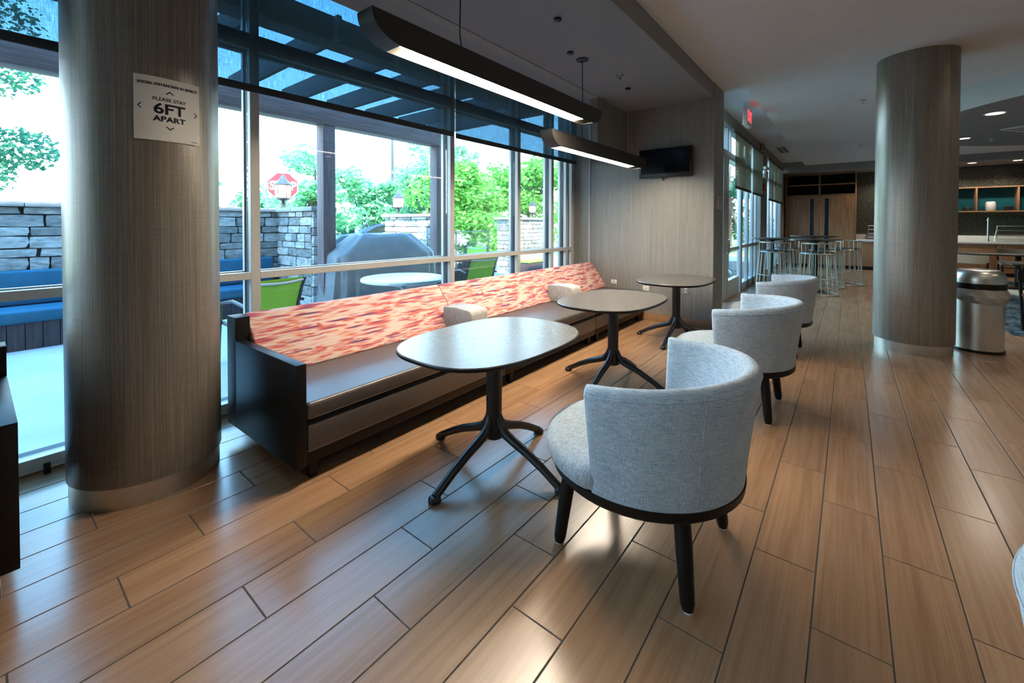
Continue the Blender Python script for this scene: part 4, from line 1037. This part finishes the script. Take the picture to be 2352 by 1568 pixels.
# fences, poles
def wire_fence(label, p0, p1, h, step, post):
    r = root('wire_fence', label, 'fence', (p0[0], p0[1], -.04)); d = Vector((p1[0] - p0[0], p1[1] - p0[1], 0)); Lg = d.length; d.normalize()
    for i in range(int(Lg / post) + 1): q = d * i * post; MB().tube([(q.x, q.y, 0), (q.x, q.y, h + .06)], .025, 6).obj('post', 'wire', r)
    mb = MB(); k = 0.0
    while k < Lg: q = d * k; mb.tube([(q.x, q.y, .06), (q.x, q.y, h)], .004, 3); k += step
    z = .06
    while z <= h + .01: mb.tube([(0, 0, z), tuple(d * Lg + Vector((0, 0, z)))], .004, 3); z += step
    o = mb.obj('wire_mesh', 'wire', r); o['kind'] = 'stuff'
    MB().tube([(0, 0, h), tuple(d * Lg + Vector((0, 0, h)))], .018, 6).obj('top_rail', 'wire', r)
wire_fence('green welded wire fence between the two far stone piers', (-8.9, 7.25), (-8.9, 10.1), 1.22, .075, 1.42)
def picket(label, p0, p1, h):
    r = root('picket_fence', label, 'fence', (p0[0], p0[1], -.03)); d = Vector((p1[0] - p0[0], p1[1] - p0[1], 0)); Lg = d.length; d.normalize()
    for z in (.2, h - .12): MB().tube([(0, 0, z), tuple(d * Lg + Vector((0, 0, z)))], .02, 5).obj('rail', 'patio_metal', r)
    mb = MB(); k = 0.0
    while k < Lg: q = d * k; mb.tube([(q.x, q.y, 0), (q.x, q.y, h)], .012, 4); k += .13
    o = mb.obj('picket', 'patio_metal', r); o['kind'] = 'stuff'
picket('black iron picket fence beyond the parked cars', (-30, 14), (-30, 34), 1.7)
lp = root('light_pole', 'tall thin parking lot light pole among the trees', 'lamp post', (-21.0, 15.3, -.03))
MB().tube([(0, 0, 0), (0, 0, 8.4)], [.11, .07], 10).obj('pole', 'patio_metal', lp, smooth=True)
MB().lathe([(.0, 0), (.22, 0), (.22, .5), (.13, .52), (0, .52)], 12).obj('base', 'concrete', lp)
MB().box(-.1, .6, -.15, .15, 8.3, 8.42).obj('lamp_head', 'patio_metal', lp)
# parked cars
def car(label, loc, rz, paint, tall=False):
    r = root('car', label, 'car', loc, rz, 'parked cars')
    h = 1.75 if tall else 1.45
    body = [(-2.2, .35), (-2.25, .75), (-1.95, .92), (-1.0, 1.0), (-.35, h - .08), (0, h), (1.4, h), (1.95, 1.05), (2.2, .95), (2.25, .40)] if not tall else [(-2.3, .4), (-2.35, .85), (-2.1, 1.0), (-1.1, 1.08), (-.5, h - .06), (-.2, h), (1.9, h), (2.15, 1.1), (2.3, 1.0), (2.3, .45)]
    MB().prism(body, -.86, .86).obj('body', paint, r, bevel=.06, seg=2)
    gl = [(-.85, 1.05), (-.32, h - .14), (.02, h - .08), (1.35, h - .08), (1.78, 1.08)] if not tall else [(-.95, 1.12), (-.45, h - .14), (-.15, h - .08), (1.8, h - .08), (2.0, 1.14)]
    for s_ in (-1, 1): MB().prism(gl, s_ * .865 - .006, s_ * .865 + .006).obj('side_window', 'car_glass', r)
    for x_ in (-1.4, 1.4):
        for s_ in (-1, 1):
            L = [[(x_ + .33 * math.cos(a), s_ * y_, .33 + .33 * math.sin(a)) for a in [2 * pi * k / 20 for k in range(20)]] for y_ in (.70, .88)]
            MB().loops(L).obj('wheel', 'tyre', r, smooth=True)
car('navy sport utility car parked behind the covered grill', (-19.5, 14.6, -.03), R(75), 'car_blue', True)
car('white car parked beside the navy one', (-19.8, 17.6, -.03), R(80), 'car_white', True)
car('blue sedan parked nearest, low behind the grill cover', (-17.8, 11.9, -.03), R(85), 'car_blue')
# trees
def leaves(mb, rn, centres, n, size):
    for i in range(n):
        c, r_ = rn.choice(centres)
        while True:
            p = Vector((rn.uniform(-1, 1), rn.uniform(-1, 1), rn.uniform(-1, 1)))
            if .25 < p.length < 1: break
        p = Vector(c) + Vector((p.x * r_, p.y * r_, p.z * r_ * .75))
        a = Vector((rn.uniform(-1, 1), rn.uniform(-1, 1), rn.uniform(-.5, .5))).normalized(); b = a.cross(Vector((rn.uniform(-1, 1), rn.uniform(-1, 1), rn.uniform(-1, 1)))).normalized()
        s_ = size * rn.uniform(.6, 1.3); a *= s_; b *= s_ * .6
        mb.add([p - a, p - b * .9, p + a, p + b * .9], [(0, 1, 2, 3)])
def tree(label, x, y, h, spread, n, size, leaf, seed, z_low=.35, blobs=16, name='leafy_tree', cat='tree', grp='trees beyond the patio'):
    rn = random.Random(seed); r = root(name, label, cat, (x, y, -.05), 0, grp)
    th = h * .45
    tk = MB().tube([(0, 0, 0), (.05, .03, th * .5), (-.04, .06, th), (.02, 0, h * .8)], [.035 * h * .6, .028 * h * .6, .02 * h * .6, .008 * h], 8)
    cen = []
    for i in range(blobs):
        a = rn.uniform(0, 2 * pi); q = spread * math.sqrt(rn.random()) * .85; zz = h * (z_low + (1 - z_low) * rn.random()) * (1 - .22 * q / spread)
        rr = spread * rn.uniform(.26, .46); cen.append(((q * math.cos(a), q * math.sin(a), zz), rr))
        if i < 9: tk.tube([(0, 0, th * rn.uniform(.6, 1.2)), (q * .5 * math.cos(a), q * .5 * math.sin(a), zz * .8), (q * math.cos(a), q * math.sin(a), zz)], [.012 * h, .008 * h, .003 * h], 5)
    tk.obj('trunk', 'bark', r, smooth=True)
    mb = MB(); leaves(mb, rn, cen, n, size); o = mb.obj('foliage', leaf, r); o['kind'] = 'stuff'
tree('dense blue green tree left of the big column, beyond the wall', -11.6, -.75, 5.6, 1.75, 12000, .052, 'leaf_dark', 1, .30, 20)
tree('airy pale tree beyond the stop sign, beside the first pergola post', -17.5, 8.9, 5.0, 1.7, 3200, .13, 'leaf_mid', 2, .2)
tree('pale round tree right of the first pergola post, behind the grill', -19.0, 12.0, 3.9, 1.9, 3600, .14, 'leaf_mid', 3, .15)
tree('tall sparse tree behind the sunlit stone pier', -18.0, 15.6, 6.4, 2.4, 4200, .14, 'leaf_mid', 4, .3)
tree('bright bushy tree behind the wire fence', -13.0, 13.2, 4.0, 2.4, 7500, .12, 'leaf_bright', 5, .08, 22)
tree('tall thin tree rising above the bright bushy one', -17.0, 17.0, 6.0, 1.5, 1600, .13, 'leaf_mid', 6, .4)
tree('bright green tree behind the farthest stone pier', -12.5, 17.2, 5.0, 2.6, 6500, .13, 'leaf_bright', 7, .1, 20)
tree('low pale tree beyond the wall, left of the stop sign', -20.0, 5.9, 3.4, 1.3, 1500, .14, 'leaf_mid', 8, .3)
tree('pale tree low beside the stop sign', -22.0, 8.2, 3.3, 1.9, 2400, .15, 'leaf_mid', 12, .25)
tree('dark green tree seen through the glass hall door', -6.0, 30.0, 6.5, 3.0, 6000, .17, 'leaf_dark', 9, .1, 20)
tree('bright tree far behind the hall windows', -9.5, 33.0, 6.0, 3.0, 5000, .17, 'leaf_bright', 10, .1, 18)
tree('broad pale tree far across the parking lot', -32.0, 26.0, 6.5, 3.6, 4500, .2, 'leaf_mid', 13, .15, 20)
tree('flowering shrub with pink and white blossom by the wire fence', -10.2, 9.4, 1.25, .75, 700, .075, 'petal', 11, .3, 10, 'flowering_shrub', 'shrub', None)
hd = root('hedge', 'long pale hedge across the parking lot', 'hedge', (-33, 10, -.05))
mb = MB(); rn = random.Random(21); cen = [((rn.uniform(-.6, .6), rn.uniform(-22, 34), rn.uniform(.5, 1.9)), rn.uniform(.7, 1.2)) for i in range(70)]
leaves(mb, rn, cen, 7000, .2); o = mb.obj('foliage', 'leaf_mid', hd); o['kind'] = 'stuff'
